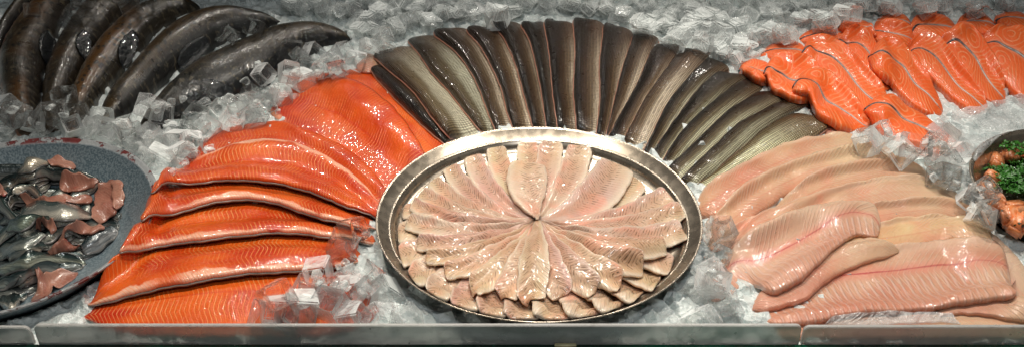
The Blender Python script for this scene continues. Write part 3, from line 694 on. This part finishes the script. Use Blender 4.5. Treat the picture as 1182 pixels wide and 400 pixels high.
stk([(1004, 32), (1014, 26), (1032, 24), (1048, 30), (1058, 40)], [(1002, 46), (1012, 54), (1028, 60), (1044, 62), (1056, 54)], 'steak with a faint seam behind the two glossy front steaks')
stk([(967, 28), (980, 23), (998, 26), (1012, 34)], [(966, 36), (980, 42), (996, 48), (1012, 48)], 'small steak peeping out at the top left of the pile', th=.015)
stk([(880, 54), (893, 50), (912, 49), (932, 52)], [(876, 68), (890, 76), (912, 80), (934, 76)], 'small dark seamed steak behind the far left steaks', th=.018)
stk([(852, 76), (862, 71), (880, 72), (900, 80)], [(853, 84), (866, 94), (884, 104), (904, 104)], 'leftmost small steak touching the grey fan', th=.018)
stk([(966, 42), (976, 32), (992, 31), (1006, 42), (1012, 56), (1020, 74), (1030, 94)], [(966, 52), (972, 62), (984, 76), (996, 92), (1008, 104), (1020, 110), (1028, 106)], 'steak with a short dark seam wedged left of the glossy upright one')
stk([(925, 56), (934, 44), (946, 40), (964, 46), (980, 58), (1000, 80), (1020, 104), (1034, 124)], [(924, 66), (936, 80), (952, 96), (968, 112), (982, 128), (996, 142), (1012, 150), (1028, 146)], 'long steak with a pale grey seam in the left half of the pile')
stk([(882, 80), (890, 68), (906, 61), (926, 65), (946, 76), (956, 92)], [(881, 94), (884, 104), (896, 112), (914, 120), (934, 122), (950, 112)], 'rounded steak with whorled lines beside the tips of the grey fillets', ends=(.8, .5))
stk([(917, 96), (926, 84), (938, 80), (956, 86), (974, 98), (990, 112), (1002, 128), (1006, 140)], [(912, 108), (924, 122), (940, 136), (956, 148), (972, 156), (986, 158), (998, 152), (1004, 146)], 'steak with a long blue grey seam at the lower left of the pile')
stk([(1132, 36), (1142, 28), (1160, 26), (1182, 34), (1204, 52), (1216, 74)], [(1128, 56), (1136, 76), (1150, 96), (1166, 112), (1184, 126), (1204, 130)], 'steak with the blackest wide seam at the right edge of the photo', th=.020)
stk([(1082, 44), (1094, 32), (1112, 29), (1130, 42), (1148, 66), (1160, 90), (1164, 112)], [(1080, 58), (1090, 74), (1102, 90), (1116, 104), (1132, 118), (1148, 126), (1160, 124)], 'steak with a curved seam between the middle steak and the right edge', th=.020)
stk([(1047, 52), (1056, 38), (1074, 36), (1090, 52), (1108, 76), (1130, 104), (1146, 124)], [(1046, 66), (1058, 84), (1072, 98), (1088, 112), (1106, 126), (1124, 136), (1140, 138)], 'middle front steak with pale silver seam and pointed lower tip', th=.020)
stk([(1003, 60), (1010, 48), (1026, 42), (1042, 52), (1058, 74), (1076, 98), (1092, 120)], [(1001, 72), (1008, 86), (1022, 100), (1036, 114), (1052, 128), (1070, 138), (1086, 138)], 'glossy upright steak with a white seam and a blunt lower end', th=.020)
stk([(998, 124), (1008, 112), (1022, 112), (1044, 124), (1070, 138), (1098, 157), (1122, 174)], [(996, 132), (1002, 146), (1016, 158), (1036, 168), (1060, 174), (1090, 180), (1118, 182)], 'lowest steak pointing toward the steel bowl, half buried by ice', th=.02, ends=(.8, .5))
# plastic sheet under the steaks
fm = ribbon('plastic_sheet', [(1066, 150), (1100, 132), (1136, 124), (1170, 116), (1215, 112)], [(1100, 192), (1126, 190), (1146, 168), (1170, 154), (1215, 150)], M['film'], .004, 'crinkled clear plastic sheet on ice between steaks and steel bowl', 'plastic sheet', ends=(0, 0), nu=60, nv=30, und=.004, pf='flat', offset=.003)

# ------------------------------------------------------------------ pink white fillets, right of the platter
G = 'pale pink fillets piled right of the platter'
def wf(A, B, label, color=(1, 1, 1, 1), m='white', th=.016, **k):
    k.setdefault('ends', (.7, .8)); return ribbon('white_fillet', A, B, M[m], th, label, 'fillet', G, nu=60, nv=18, color=color, und=.0022, edge=.6, sm=3, mx=1, **k)
wf([(1100, 256), (1130, 262), (1156, 278), (1176, 300), (1200, 330)], [(1090, 300), (1120, 320), (1150, 345), (1174, 372), (1200, 390)], 'pale fillet end showing behind the pile at the right frame edge', (1.05, 1.1, 1.15, 1), th=.012)
wf([(802, 232), (816, 213), (838, 200), (876, 180), (914, 164), (952, 157), (978, 153), (1004, 168)], [(806, 252), (826, 256), (850, 238), (884, 216), (922, 200), (960, 190), (990, 184), (1010, 180)], 'orange tinted pale fillet closest to the grey fan', (1.0, .80, .66, 1))
wf([(818, 262), (834, 238), (858, 213), (896, 194), (932, 180), (965, 170), (998, 166), (1021, 169), (1040, 184)], [(824, 282), (850, 270), (880, 248), (916, 226), (950, 212), (986, 204), (1020, 200), (1044, 196)], 'pale fillet with cream outer end, second from the grey fan', (1.03, .93, .78, 1))
wf([(856, 276), (880, 252), (904, 230), (937, 201), (965, 191), (993, 185), (1021, 182), (1044, 185), (1066, 195), (1082, 210)], [(860, 292), (890, 276), (922, 252), (956, 232), (990, 220), (1026, 214), (1060, 214), (1084, 218)], 'peach fillet with a shaded ridge, third from the grey fan', (1.0, .88, .74, 1))
wf([(816, 272), (850, 258), (884, 244), (912, 232), (942, 222), (978, 213), (1016, 206), (1046, 202), (1076, 205), (1102, 220), (1122, 244)], [(818, 294), (846, 292), (880, 280), (920, 268), (960, 256), (1010, 246), (1056, 242), (1096, 244), (1124, 252)], 'longest peach fillet spanning the middle of the pile', (1.05, .95, .85, 1))
wf([(950, 246), (1004, 236), (1039, 230), (1072, 227), (1100, 229), (1122, 241), (1144, 268)], [(952, 270), (1000, 266), (1040, 260), (1080, 256), (1112, 256), (1134, 262), (1148, 274)], 'peach fillet with dark flecks, right above the yellow one', (1.02, .92, .80, 1), th=.013)
wf([(960, 276), (1024, 256), (1060, 251), (1098, 250), (1124, 254), (1142, 266), (1150, 280)], [(964, 300), (1024, 294), (1060, 288), (1100, 282), (1130, 282), (1150, 288)], 'yellowish fillet above the large front one', (1.12, 1.12, .82, 1), th=.013)
wf([(880, 372), (940, 364), (990, 360), (1040, 358), (1100, 352), (1150, 350), (1200, 352)], [(880, 392), (940, 394), (1000, 396), (1060, 396), (1120, 396), (1200, 396)], 'pink fillet lying along the front strip under thin film', (1.0, .84, .72, 1), th=.016)
wf([(1080, 356), (1110, 346), (1150, 342), (1200, 342)], [(1084, 366), (1120, 364), (1160, 370), (1200, 376)], 'narrow pink fillet end between the large fillet and the front one', (1.0, .85, .78, 1), th=.010)
wf([(866, 344), (890, 332), (930, 310), (980, 290), (1034, 282), (1072, 280), (1123, 276), (1150, 279), (1164, 292)], [(866, 376), (905, 378), (945, 375), (981, 366), (1026, 364), (1081, 359), (1123, 352), (1160, 348), (1178, 344)], 'largest front fillet with a long dark red line', (1.0, .83, .76, 1), m='white_red', ends=(.7, .15), th=.013)
wf([(864, 352), (884, 330), (920, 306), (960, 286), (1000, 274), (1024, 276), (1040, 284)], [(864, 362), (892, 359), (930, 348), (956, 326), (994, 307), (1020, 300), (1038, 292)], 'smooth pink fillet squeezed under the topmost folded one', (1.0, .78, .74, 1), th=.012)
wf([(812, 334), (822, 314), (830, 302), (862, 270), (900, 249), (940, 237), (979, 231), (1010, 236), (1018, 250)], [(822, 352), (838, 346), (862, 330), (890, 342), (920, 330), (942, 310), (966, 287), (990, 274), (1016, 274)], 'topmost folded fillet with shiny grey ribs and a red line', (1.02, .90, .86, 1), m='white_red', th=.013, ends=(.6, .25))
ribbon('plastic_film', [(960, 366), (1010, 362), (1060, 362), (1100, 362)], [(950, 376), (1010, 376), (1060, 374), (1110, 374)], M['film'], .002, 'thin clear film on the front pink fillet behind the strip', 'plastic film', ends=(0, 0), nu=30, nv=10, und=.001, pf='flat', offset=.001)

# ------------------------------------------------------------------ rosette on the platter
CLAMP = False
H = np.where(rp < R0, np.interp(rp, PH[:, 0], PH[:, 1]), H)
c0 = np.array([621., 254.])
def bez(a, b, c, t): t = t[:, None]; return (1 - t) ** 2 * a + 2 * t * (1 - t) * b + t * t * c
def clock(tx, ty):
    p = hit([(tx, ty)])[0]; a = math.degrees(math.atan2(p[0] - PL[0], p[1] - PL[1])) % 360; q = round(a / 10) % 36
    return a
words = ['twelve', 'one', 'two', 'three', 'four', 'five', 'six', 'seven', 'eight', 'nine', 'ten', 'eleven']
used = set()
def clock_words(a):
    h = a / 30; q = int(round(h * 4)) % 48
    while q in used: q = (q + 1) % 48
    used.add(q); hh = q // 4; m = q % 4
    return (words[hh] + " o'clock") if m == 0 else ('quarter past ' + words[hh] if m == 1 else 'half past ' + words[hh] if m == 2 else 'quarter to ' + words[(hh + 1) % 12])
def petal(tip, wpx, bend, layer, th, start=None, tipcol=None, taper=.5):
    c = c0 if start is None else np.array(start, float); tp = np.array(tip, float)
    d = tp - c; nrm = np.array([-d[1], d[0]]) / np.linalg.norm(d)
    ctrl = (c + tp) / 2 + nrm * bend
    t = np.linspace(0, 1, 12); P = bez(c, ctrl, tp, t); T = np.gradient(P, axis=0); T /= np.linalg.norm(T, axis=1)[:, None]; N_ = np.stack([-T[:, 1], T[:, 0]], 1)
    wd = (3.0 + (wpx - 3.0) * np.clip(t / taper, 0, 1) ** .85) / 2; wd *= 1 - .12 * np.clip((t - .8) / .2, 0, 1)
    A = P + N_ * wd[:, None]; B = P - N_ * wd[:, None]
    if A[:, 1].mean() > B[:, 1].mean(): A, B = B, A
    g = rng.uniform(.93, 1.06); col = (g, g * rng.uniform(.88, 1.04), g * rng.uniform(.80, 1.02), 1) if tipcol is None else tipcol
    lab = ('white fillet of the upper rosette layer pointing to ' if layer else 'half hidden white fillet of the lower rosette layer pointing to ') + clock_words(clock(*tip))
    return ribbon('whiting_fillet', A, B, M['whiting'], th, lab, 'fillet', 'white fillets in a rosette on the steel platter' if layer else 'lower ring of white fillets on the steel platter',
                  nu=40, nv=12, color=col, ends=(0, .7), und=.0010, minw=.42, edge=.5, sm=1, mx=1, tilt=.0035, powr=3.2)
low = [(464, 244, 24, -4), (458, 270, 32, -3), (461, 298, 36, -2), (474, 322, 38, 0), (498, 342, 40, 0), (530, 358, 42, 0), (564, 368, 44, 0), (602, 374, 48, 0), (642, 374, 50, 0), (682, 370, 48, 0), (714, 360, 40, 0), (740, 345, 38, 0), (760, 328, 34, 0), (776, 308, 32, 0)]
for x, y, wd, b in low:
    s = c0 + (np.array([x, y]) - c0) * .30
    petal((x, y), wd, b, 0, .0065, start=s)
used = set()
up = [(609, 164, 26, 2), (637, 164, 30, -1), (669, 168, 32, -8), (736, 206, 36, -14), (714, 188, 48, -14),
      (572, 170, 26, 8), (545, 180, 26, 12), (518, 192, 24, 14), (498, 208, 22, 14), (484, 222, 22, 12), (474, 236, 20, 10), (468, 255, 26, 12), (480, 280, 24, 10), (490, 298, 24, 10), (512, 314, 28, 10), (545, 332, 34, 8),
      (775, 224, 34, -16), (790, 241, 30, -14), (792, 264, 34, -16), (770, 284, 30, -14), (744, 304, 40, -12), (718, 324, 38, -10), (688, 334, 38, -8), (650, 342, 36, -4), (582, 342, 36, 4), (613, 348, 36, 0)]
for x, y, wd, b in up:
    if wd: petal((x, y), wd, -b * 2.6, 1, .0045)
# big folded one at the top left of the rosette
petal((610, 190), 46, -12, 1, .009, tipcol=(1.1, 1.08, 1.05, 1))

# ------------------------------------------------------------------ herring in the enamel bowl
G = 'small herrings heaped in the enamel bowl'
def her(P, wpx, label, kind='herring', color=(1, 1, 1, 1), th=.011, **k):
    P = catmull(P, np.linspace(0, 1, 12)); T = np.gradient(P, axis=0); T /= np.linalg.norm(T, axis=1)[:, None]; N_ = np.stack([-T[:, 1], T[:, 0]], 1)
    t = np.linspace(0, 1, 12); wd = wpx * .6 * (.45 + .55 * np.sin(pi * np.clip(t * .85 + .12, 0, 1)))
    A = P - N_ * wd[:, None]; B = P + N_ * wd[:, None]
    if A[:, 1].mean() > B[:, 1].mean(): A, B = B, A
    fl = kind == 'hflesh'
    return ribbon('herring_flesh' if fl else 'herring', A, B, M[kind], th if not fl else .0042, label, 'herring fillet' if fl else 'herring', 'pink herring flesh pieces in the enamel bowl' if fl else G,
                  rim=None if fl else ('belly_edge', M['hedge']), nu=34, nv=12, color=color, ends=(.7, .7), und=.0025, edge=.2 if not fl else .6, pf='dome' if not fl else 'flat', mx=1, sm=9 if fl else 8, wob=.0018 if fl else .0010, mesh_name=None if fl else 'scaly_skin')
D = (.8, .9, .95, 1); Lt = (1.6, 1.5, 1.4, 1)
under = [([(-30, 205), (20, 200), (60, 200)], 20), ([(40, 200), (80, 205), (120, 215)], 20), ([(0, 225), (50, 228), (100, 225)], 22), ([(-20, 250), (30, 240), (80, 240)], 22), ([(60, 232), (100, 240), (140, 250)], 20),
         ([(-20, 280), (40, 270), (90, 262)], 22), ([(60, 270), (100, 265), (138, 258)], 22), ([(-20, 310), (30, 300), (80, 290)], 24), ([(70, 300), (100, 285), (130, 272)], 20), ([(-20, 340), (20, 332), (60, 318)], 22), ([(-20, 236), (5, 244), (30, 262)], 20)]
hp = [(-15, 210), (40, 196), (90, 198), (120, 208), (142, 236), (136, 262), (112, 288), (70, 318), (30, 342), (-15, 350)]
def inpoly(x, y, P):
    c = False; n = len(P)
    for i in range(n):
        x1, y1 = P[i]; x2, y2 = P[i - 1]
        if (y1 > y) != (y2 > y) and x < (x2 - x1) * (y - y1) / (y2 - y1) + x1: c = not c
    return c
hr = random.Random(11); done = 0
for P, wd in under: her(P, wd, None, color=(.5, .55, .6, 1))  # bottom layer tinted darker, the shade of the gaps put into its colour
while done < 34:
    x, y = hr.uniform(-10, 140), hr.uniform(195, 348)
    if not inpoly(x, y, hp): continue
    a = hr.gauss(-.30, .38); L = hr.uniform(26, 36); bd_ = hr.uniform(-7, 7); P = [(x - L * cos(a), y - L * sin(a)), (x + bd_ * .3, y + bd_), (x + L * cos(a), y + L * sin(a))]
    if not all(inpoly(px_, py_, hp) for px_, py_ in (P[0], P[2])): continue
    g = hr.uniform(.6, 1.5); her(P, hr.uniform(9, 13), None, color=(g, g * 1.05, g * 1.05, 1), th=.009); done += 1
for q in C.objects:
    if q.name.startswith('herring') and q.parent is None: tag(q, 'dark silvery herring half buried in the heap of the enamel bowl', 'herring', 'half buried herrings in the enamel bowl')
her([(-8, 217), (25, 205), (60, 194)], 14, 'herring slanting up along the top of the heap', color=(1.2, 1.15, 1.1, 1))
her([(20, 200), (42, 190), (60, 188)], 12, 'silver herring tail at the very top of the heap', color=Lt)
her([(56, 186), (72, 190), (88, 196)], 13, 'small folded pink flesh at the top of the heap', 'hflesh')
her([(40, 204), (76, 202), (112, 207)], 12, 'dark round herring just under the top pink flesh', color=D)
her([(68, 214), (90, 210), (112, 216)], 20, 'smooth pink flesh piece left of the biggest flap', 'hflesh')
her([(14, 222), (4, 232), (8, 246), (20, 252)], 12, 'curled herring tail forming a pale ring at the left', color=Lt)
her([(14, 222), (30, 218), (44, 226), (54, 236)], 9, 'silver white herring belly curling over the ring', color=(2.2, 2.1, 2.0, 1))
her([(24, 232), (54, 234), (84, 232), (108, 230)], 13, 'long pink flesh strip in the centre of the heap', 'hflesh')
her([(16, 256), (45, 245), (75, 247), (108, 250)], 22, 'broad silver grey herring with fine scales in the centre', color=(1.5, 1.5, 1.5, 1))
her([(122, 206), (126, 230), (112, 256)], 25, 'biggest pink flesh flap hanging at the right of the heap', 'hflesh')
her([(132, 208), (138, 226), (134, 244)], 12, 'reddish flesh flap against the right wall of the bowl', 'hflesh')
her([(8, 268), (30, 256), (58, 252)], 15, 'dark green herring under the broad silver one', color=(.9, 1.1, 1.0, 1))
her([(42, 266), (52, 260), (64, 268)], 9, 'tiny pink flesh scrap below the broad silver herring', 'hflesh')
her([(-6, 296), (25, 283), (54, 270)], 16, 'dark blue herring at the left middle of the heap', color=D)
her([(94, 290), (114, 278), (134, 262)], 20, 'dark smooth herring touching the right rim of the bowl', color=(.8, .85, 1, 1))
her([(56, 294), (74, 278), (98, 266), (122, 264)], 11, 'pink and silver curl arching below the biggest flap', 'hflesh')
her([(10, 300), (38, 292), (56, 284)], 11, 'thin silver herring belly above the streaked pair', color=Lt)
her([(62, 292), (78, 288), (92, 282)], 12, 'light pink flesh lying inside the arching curl', 'hflesh')
her([(-8, 314), (25, 308), (51, 302), (78, 299), (100, 303)], 13, 'long streaked green herring across the lower heap', color=(1.1, 1.2, 1.1, 1))
her([(8, 328), (38, 316), (70, 310), (96, 306)], 15, 'dark striped herring just below the long streaked one', color=D)
her([(34, 344), (58, 328), (90, 312)], 17, 'flat pink flesh along the lower rim', 'hflesh')
her([(-10, 348), (12, 346), (32, 338)], 17, 'blue and silver herring head at the bottom left', color=(1.3, 1.3, 1.3, 1))
her([(-8, 330), (8, 326), (24, 318)], 12, 'short dark herring at the left edge above the head', color=D)
her([(-10, 226), (0, 222), (8, 226)], 12, 'pink flesh end cut by the left photo edge', 'hflesh')

# ------------------------------------------------------------------ steel bowl contents
import bmesh
def chunk_mesh(s):
    bm = bmesh.new(); bmesh.ops.create_cube(bm, size=1); bmesh.ops.bevel(bm, geom=bm.edges[:], offset=.13, segments=2, affect='EDGES')
    bmesh.ops.subdivide_edges(bm, edges=bm.edges[:], cuts=1, use_grid_fill=True)
    for v in bm.verts:
        c = v.co; c.x *= .034 * s[0]; c.y *= .026 * s[1]; c.z *= .022 * s[2]
        c.x += .0012 * sin(c.y * 130 + s[0] * 9); c.y += .0012 * sin(c.z * 140 + s[1] * 7); c.z += .0010 * sin(c.x * 120)
    me = bpy.data.meshes.new('salmon_chunk'); bm.to_mesh(me); bm.free(); return me
def drop(name, me, mat, px, size, rot, label, cat, group, k=.42):
    p = hit([px], size * .4)[0]
    if cat == 'ice cube' and (np.hypot(*(p - LB)) < .228 or np.hypot(*(p - PL)) < .240 or np.hypot(*(p - RB)) < .182): return None
    z = max(samp(np.array([p[0] + dx]), np.array([p[1] + dy]))[0] for dx, dy in ((0, 0), (size * .2, 0), (-size * .2, 0), (0, size * .2), (0, -size * .2)))
    p = p if p[1] > .894 + size * .2 else np.array([p[0], .894 + size * .2])
    o = link(name, me, mat, smooth=cat != 'ice cube'); o.location = (p[0], p[1], z + size * k); o.rotation_euler = rot; tag(o, label, cat, group)
    a = np.arange(-size * .5, size * .5, RES * .8); X, Y = np.meshgrid(a, a); rr_ = np.hypot(X, Y); ok = rr_ < size * .5
    stamp((X + p[0])[ok], (Y + p[1])[ok], (z + size * (.80 * np.sqrt(1 - (rr_[ok] / size * 1.9).clip(0, 1) ** 2 * .6))))
    return o
ch = [((1172, 240), 1.2, 'biggest orange chunk facing the bowl rim'), ((1164, 256), .9, 'orange chunk nearest the lower rim of the steel bowl'), ((1150, 236), .75, 'small orange chunk by the melting ice cubes'), ((1176, 262), .95, 'dark herbed chunk low at the photo edge'),
      ((1150, 186), .8, 'small dark orange chunk under the far parsley'), ((1168, 178), .9, 'orange chunk at the far inside of the steel bowl'), ((1146, 204), .7, 'brown orange chunk at the left wall of the steel bowl'), ((1180, 280), .9, 'lowest chunk in the steel bowl'),
      ((1190, 180), .9, 'far chunk at the right frame edge'), ((1142, 218), .7, 'chunk pressed against the near left wall')]
for px, s, lab in ch:
    drop('salmon_chunk', chunk_mesh((s, s * random.uniform(.8, 1.1), s)), M['chunk'], px, .024 * s, (random.uniform(-.5, .5), random.uniform(-.5, .5), random.uniform(0, 3)), lab, 'fish chunk', 'marinated chunks in the steel bowl', .22)
def sprig_mesh(seed):
    r = random.Random(seed); vs = []; fs = []
    for k in range(90):
        a = r.uniform(0, 6.28); d = .026 * math.sqrt(r.random()); x, y, z = d * cos(a), d * sin(a), .006 + .010 * r.random() * (1 - d / .03)
        yaw = r.uniform(0, 6.28); pt = r.uniform(-.7, .7); s = r.uniform(.004, .008); n = 7; i0 = len(vs); vs.append((x, y, z))
        for j in range(n):
            t = -1.25 + 2.5 * j / (n - 1); rad = s * (1.0 if j % 2 == 0 else .62); lx, ly = rad * cos(t), rad * sin(t); lz = .0018 * sin(j * 2.2) + lx * sin(pt)
            vs.append((x + lx * cos(yaw) - ly * sin(yaw), y + lx * sin(yaw) + ly * cos(yaw), z + lz))
        for j in range(n - 1): fs.append((i0, i0 + 1 + j, i0 + 2 + j))
    me = bpy.data.meshes.new('parsley_sprig'); me.from_pydata(vs, [], fs); return me
sp = [((1158, 200), 'parsley sprig in the middle of the steel bowl'), ((1172, 184), 'parsley sprig on the far side of the steel bowl'), ((1180, 206), 'parsley sprig cut by the right frame edge'), ((1168, 218), 'lowest parsley sprig above the biggest chunk'), ((1188, 192), 'parsley sprig just outside the right frame')]
for k, (px, lab) in enumerate(sp): drop('parsley_sprig', sprig_mesh(k), M['leaf'], px, .022, (random.uniform(-.3, .3), random.uniform(-.3, .3), random.uniform(0, 6)), lab, 'parsley', 'parsley sprigs in the steel bowl', .1)

# ------------------------------------------------------------------ ice cubes
def ice_mesh(seed):
    r = random.Random(seed); bm = bmesh.new(); bmesh.ops.create_cube(bm, size=1); tp = r.uniform(.72, .95); ht = r.uniform(.8, 1.05)
    for v in bm.verts:
        k = tp if v.co.z > 0 else 1; v.co.x *= k * .96; v.co.y *= k * .96; v.co.z *= ht
        v.co.x += r.uniform(-.06, .06); v.co.y += r.uniform(-.06, .06); v.co.z += r.uniform(-.05, .05)
    top = max(bm.faces, key=lambda f: f.calc_center_median().z)
    bmesh.ops.inset_region(bm, faces=[top], thickness=r.uniform(.12, .2)); d = r.uniform(.15, .5) if seed % 3 else -.02
    bmesh.ops.translate(bm, verts=top.verts[:], vec=(0, 0, -d)); bmesh.ops.inset_region(bm, faces=[top], thickness=.05)
    bmesh.ops.bevel(bm, geom=bm.edges[:], offset=.05, segments=2, affect='EDGES')
    bmesh.ops.recalc_face_normals(bm, faces=bm.faces[:])
    me = bpy.data.meshes.new('ice_cube'); bm.to_mesh(me); bm.free(); return me
SIZE = .035
ices = []
for k in range(14):
    me = ice_mesh(k); s = SIZE * random.uniform(.85, 1.15)
    me.transform(__import__('mathutils').Matrix.Scale(s, 4)); ices.append(me)
icec = []
for me in ices[:6]:
    m2 = me.copy(); m2.materials.append(M['ice_clear']); icec.append(m2)
icef = []
for k in range(8):
    me = ice_mesh(k + 40); me.transform(__import__('mathutils').Matrix.Scale(SIZE * random.uniform(.8, 1.25), 4)); me.materials.append(M['ice_frost']); icef.append(me)
def cubes(P, n, label, group, frost=0.0, mind=13, sz=SIZE):
    xs = [p[0] for p in P]; ys = [p[1] for p in P]; pts = []; tries = 0
    while len(pts) < n and tries < 9000:
        tries += 1; x = random.uniform(min(xs), max(xs)); y = random.uniform(min(ys), max(ys))
        if inpoly(x, y, P) and all(math.hypot(x - a, (y - b) * 1.2) > mind for a, b in pts): pts.append((x, y))
    pts.sort(key=lambda p: p[1])
    for p in pts: cube(p, label, group, frost)
def cube(p, label, group, frost=0.0):
    me = random.choice(icef if random.random() < frost else icec if random.random() < .45 or group.startswith('single') else ices)
    drop('ice_cube', me, M['ice'], p, SIZE * .9, (random.uniform(-1.3, 1.3), random.uniform(-1.3, 1.3), random.uniform(0, 6.28)), label, 'ice cube', group, .40)
cubes([(150, 160), (185, 132), (232, 122), (262, 122), (296, 104), (322, 82), (345, 66), (398, 58), (418, 76), (385, 84), (338, 96), (318, 120), (300, 136), (255, 144), (225, 168), (200, 188), (180, 206), (166, 195)], 40,
      'clear ice cube in the band between the black fish and the orange fillets', 'ice cubes between black fish and orange fillets', .12)
cubes([(-5, 118), (12, 130), (22, 150), (45, 138), (72, 138), (110, 138), (150, 150), (165, 178), (140, 166), (90, 154), (40, 152), (-5, 158)], 24, 'clear ice cube along the far rim of the enamel bowl', 'ice cubes above the enamel bowl', .1)
cubes([(300, 374), (345, 345), (366, 302), (385, 276), (424, 262), (433, 285), (442, 315), (475, 345), (512, 372)], 28, 'clear ice cube in the heap between the orange fillets and the platter', 'ice cubes left of the platter', .15)
cubes([(735, 374), (782, 318), (806, 292), (815, 272), (838, 268), (838, 300), (822, 330), (858, 372)], 18, 'clear ice cube between the platter and the topmost folded fillet', 'ice cubes right of the platter', .12)
cubes([(990, 160), (1030, 176), (1080, 184), (1124, 190), (1136, 215), (1146, 255), (1130, 248), (1092, 208), (1040, 180), (1000, 168)], 24, 'ice cube between the lowest steak and the peach fillets', 'ice cubes beside the steel bowl', .45)
cubes([(335, 10), (360, 17), (404, 24), (416, 46), (425, 62), (470, 38), (560, 22), (650, 16), (700, 20), (760, 40), (850, 74), (870, 50), (950, 30), (1010, 12), (1182, 12), (1182, 3), (950, 6), (560, 8), (335, 3)], 82, 'frosted ice cube on the ice field behind the grey fan', 'ice cubes at the back of the counter', .75, 15)
for p, lab in [((28, 368), 'ice cube by the short strip under the enamel bowl'), ((50, 372), 'ice cube bulging in the gap between two front strips'), ((68, 362), 'dark ice cube between the enamel bowl and the long strip'), ((90, 348), 'rough clear ice cube touching the orange fillet below the bowl'),
               ((82, 22), 'hollow ice cube on the brown fish with the pink flank'), ((96, 10), 'ice cube at the top between two brown fish'), ((152, 13), 'ice cube near the top of the olive brown fish'), ((168, 4), 'ice cube at the top edge above the olive brown fish'),
               ((76, 116), 'ice cube resting upright on the brown fish tail'), ((262, 44), 'ice cube wedged between the two black fish'), ((292, 33), 'ice cube near the tail end of the silver black fish'), ((38, 12), 'ice cube beside the darkest corner fish'),
               ((363, 44), 'rounded ice cube on the flank of the longest black fish'), ((230, 108), 'ice cube leaning on the belly of the longest black fish'), ((346, 68), 'ice cube under the rounded one on the longest black fish'), ((318, 362), 'ice cube lying on the front orange fillet')]:
    cube(p, lab, 'single ice cubes')
# shards filling the ice field, too many to count
r = random.Random(3); vs = []; fs = []
base = []; bfs = []
for k in range(6):
    bm = bmesh.new(); bmesh.ops.create_cube(bm, size=1)
    for v in bm.verts: v.co *= .036 * .62; v.co.x *= r.uniform(.7, 1.2); v.co.y *= r.uniform(.6, 1.1); v.co.z += r.uniform(-.006, .006); v.co.x += r.uniform(-.005, .005)
    bmesh.ops.bevel(bm, geom=bm.edges[:], offset=.0026, segments=2, affect='EDGES')
    base.append(np.array([v.co for v in bm.verts])); bfs.append([[v.index for v in f.verts] for f in bm.faces]); bm.free()
regions = [([(250, 0), (300, 5), (332, 12), (372, 18), (404, 24), (414, 46), (420, 58), (470, 34), (560, 18), (700, 16), (770, 40), (860, 74), (920, 40), (1010, 14), (1182, 18), (1182, 0)], 420, .8, 1.5),
           ([(0, 100), (30, 120), (150, 130), (330, 60), (420, 70), (300, 145), (180, 215), (140, 160), (0, 160)], 60, .4, .8), ([(985, 150), (1140, 180), (1182, 130), (1182, 150), (1150, 262), (1040, 185)], 45, .4, .7),
           ([(300, 376), (400, 270), (440, 290), (520, 376)], 25, .35, .6), ([(730, 376), (815, 270), (860, 376)], 18, .35, .6)]
for P, n, a, b in regions:
    pts = []
    while len(pts) < n:
        x = r.uniform(min(p[0] for p in P), max(p[0] for p in P)); y = r.uniform(min(p[1] for p in P), max(p[1] for p in P))
        if inpoly(x, y, P): pts.append((x, y))
    w3 = hit(pts); hz = samp(w3[:, 0], w3[:, 1])
    for (x, y), z in zip(w3, hz):
        if y < .90 or np.hypot(x - LB[0], y - LB[1]) < .225 or np.hypot(x - PL[0], y - PL[1]) < .238 or np.hypot(x - RB[0], y - RB[1]) < .18: continue
        k = r.randrange(6); s = r.uniform(a, b); e = __import__('mathutils').Euler((r.uniform(0, 6), r.uniform(0, 6), r.uniform(0, 6))).to_matrix()
        v = base[k] @ np.array(e).T * s * np.array([1, 1, r.uniform(.5, 1)]) + np.array([x, y, z + .002 + r.uniform(-.3, .3) * .012])
        i0 = len(vs); vs.extend(v.tolist()); fs.extend([[i0 + q for q in f] for f in bfs[k]])
me = bpy.data.meshes.new('ice_shards'); me.from_pydata(vs, [], fs)
tag(link('ice_shards', me, M['ice_frost'], smooth=False), 'loose broken ice pieces scattered over the crushed ice', 'ice pieces', kind='stuff')
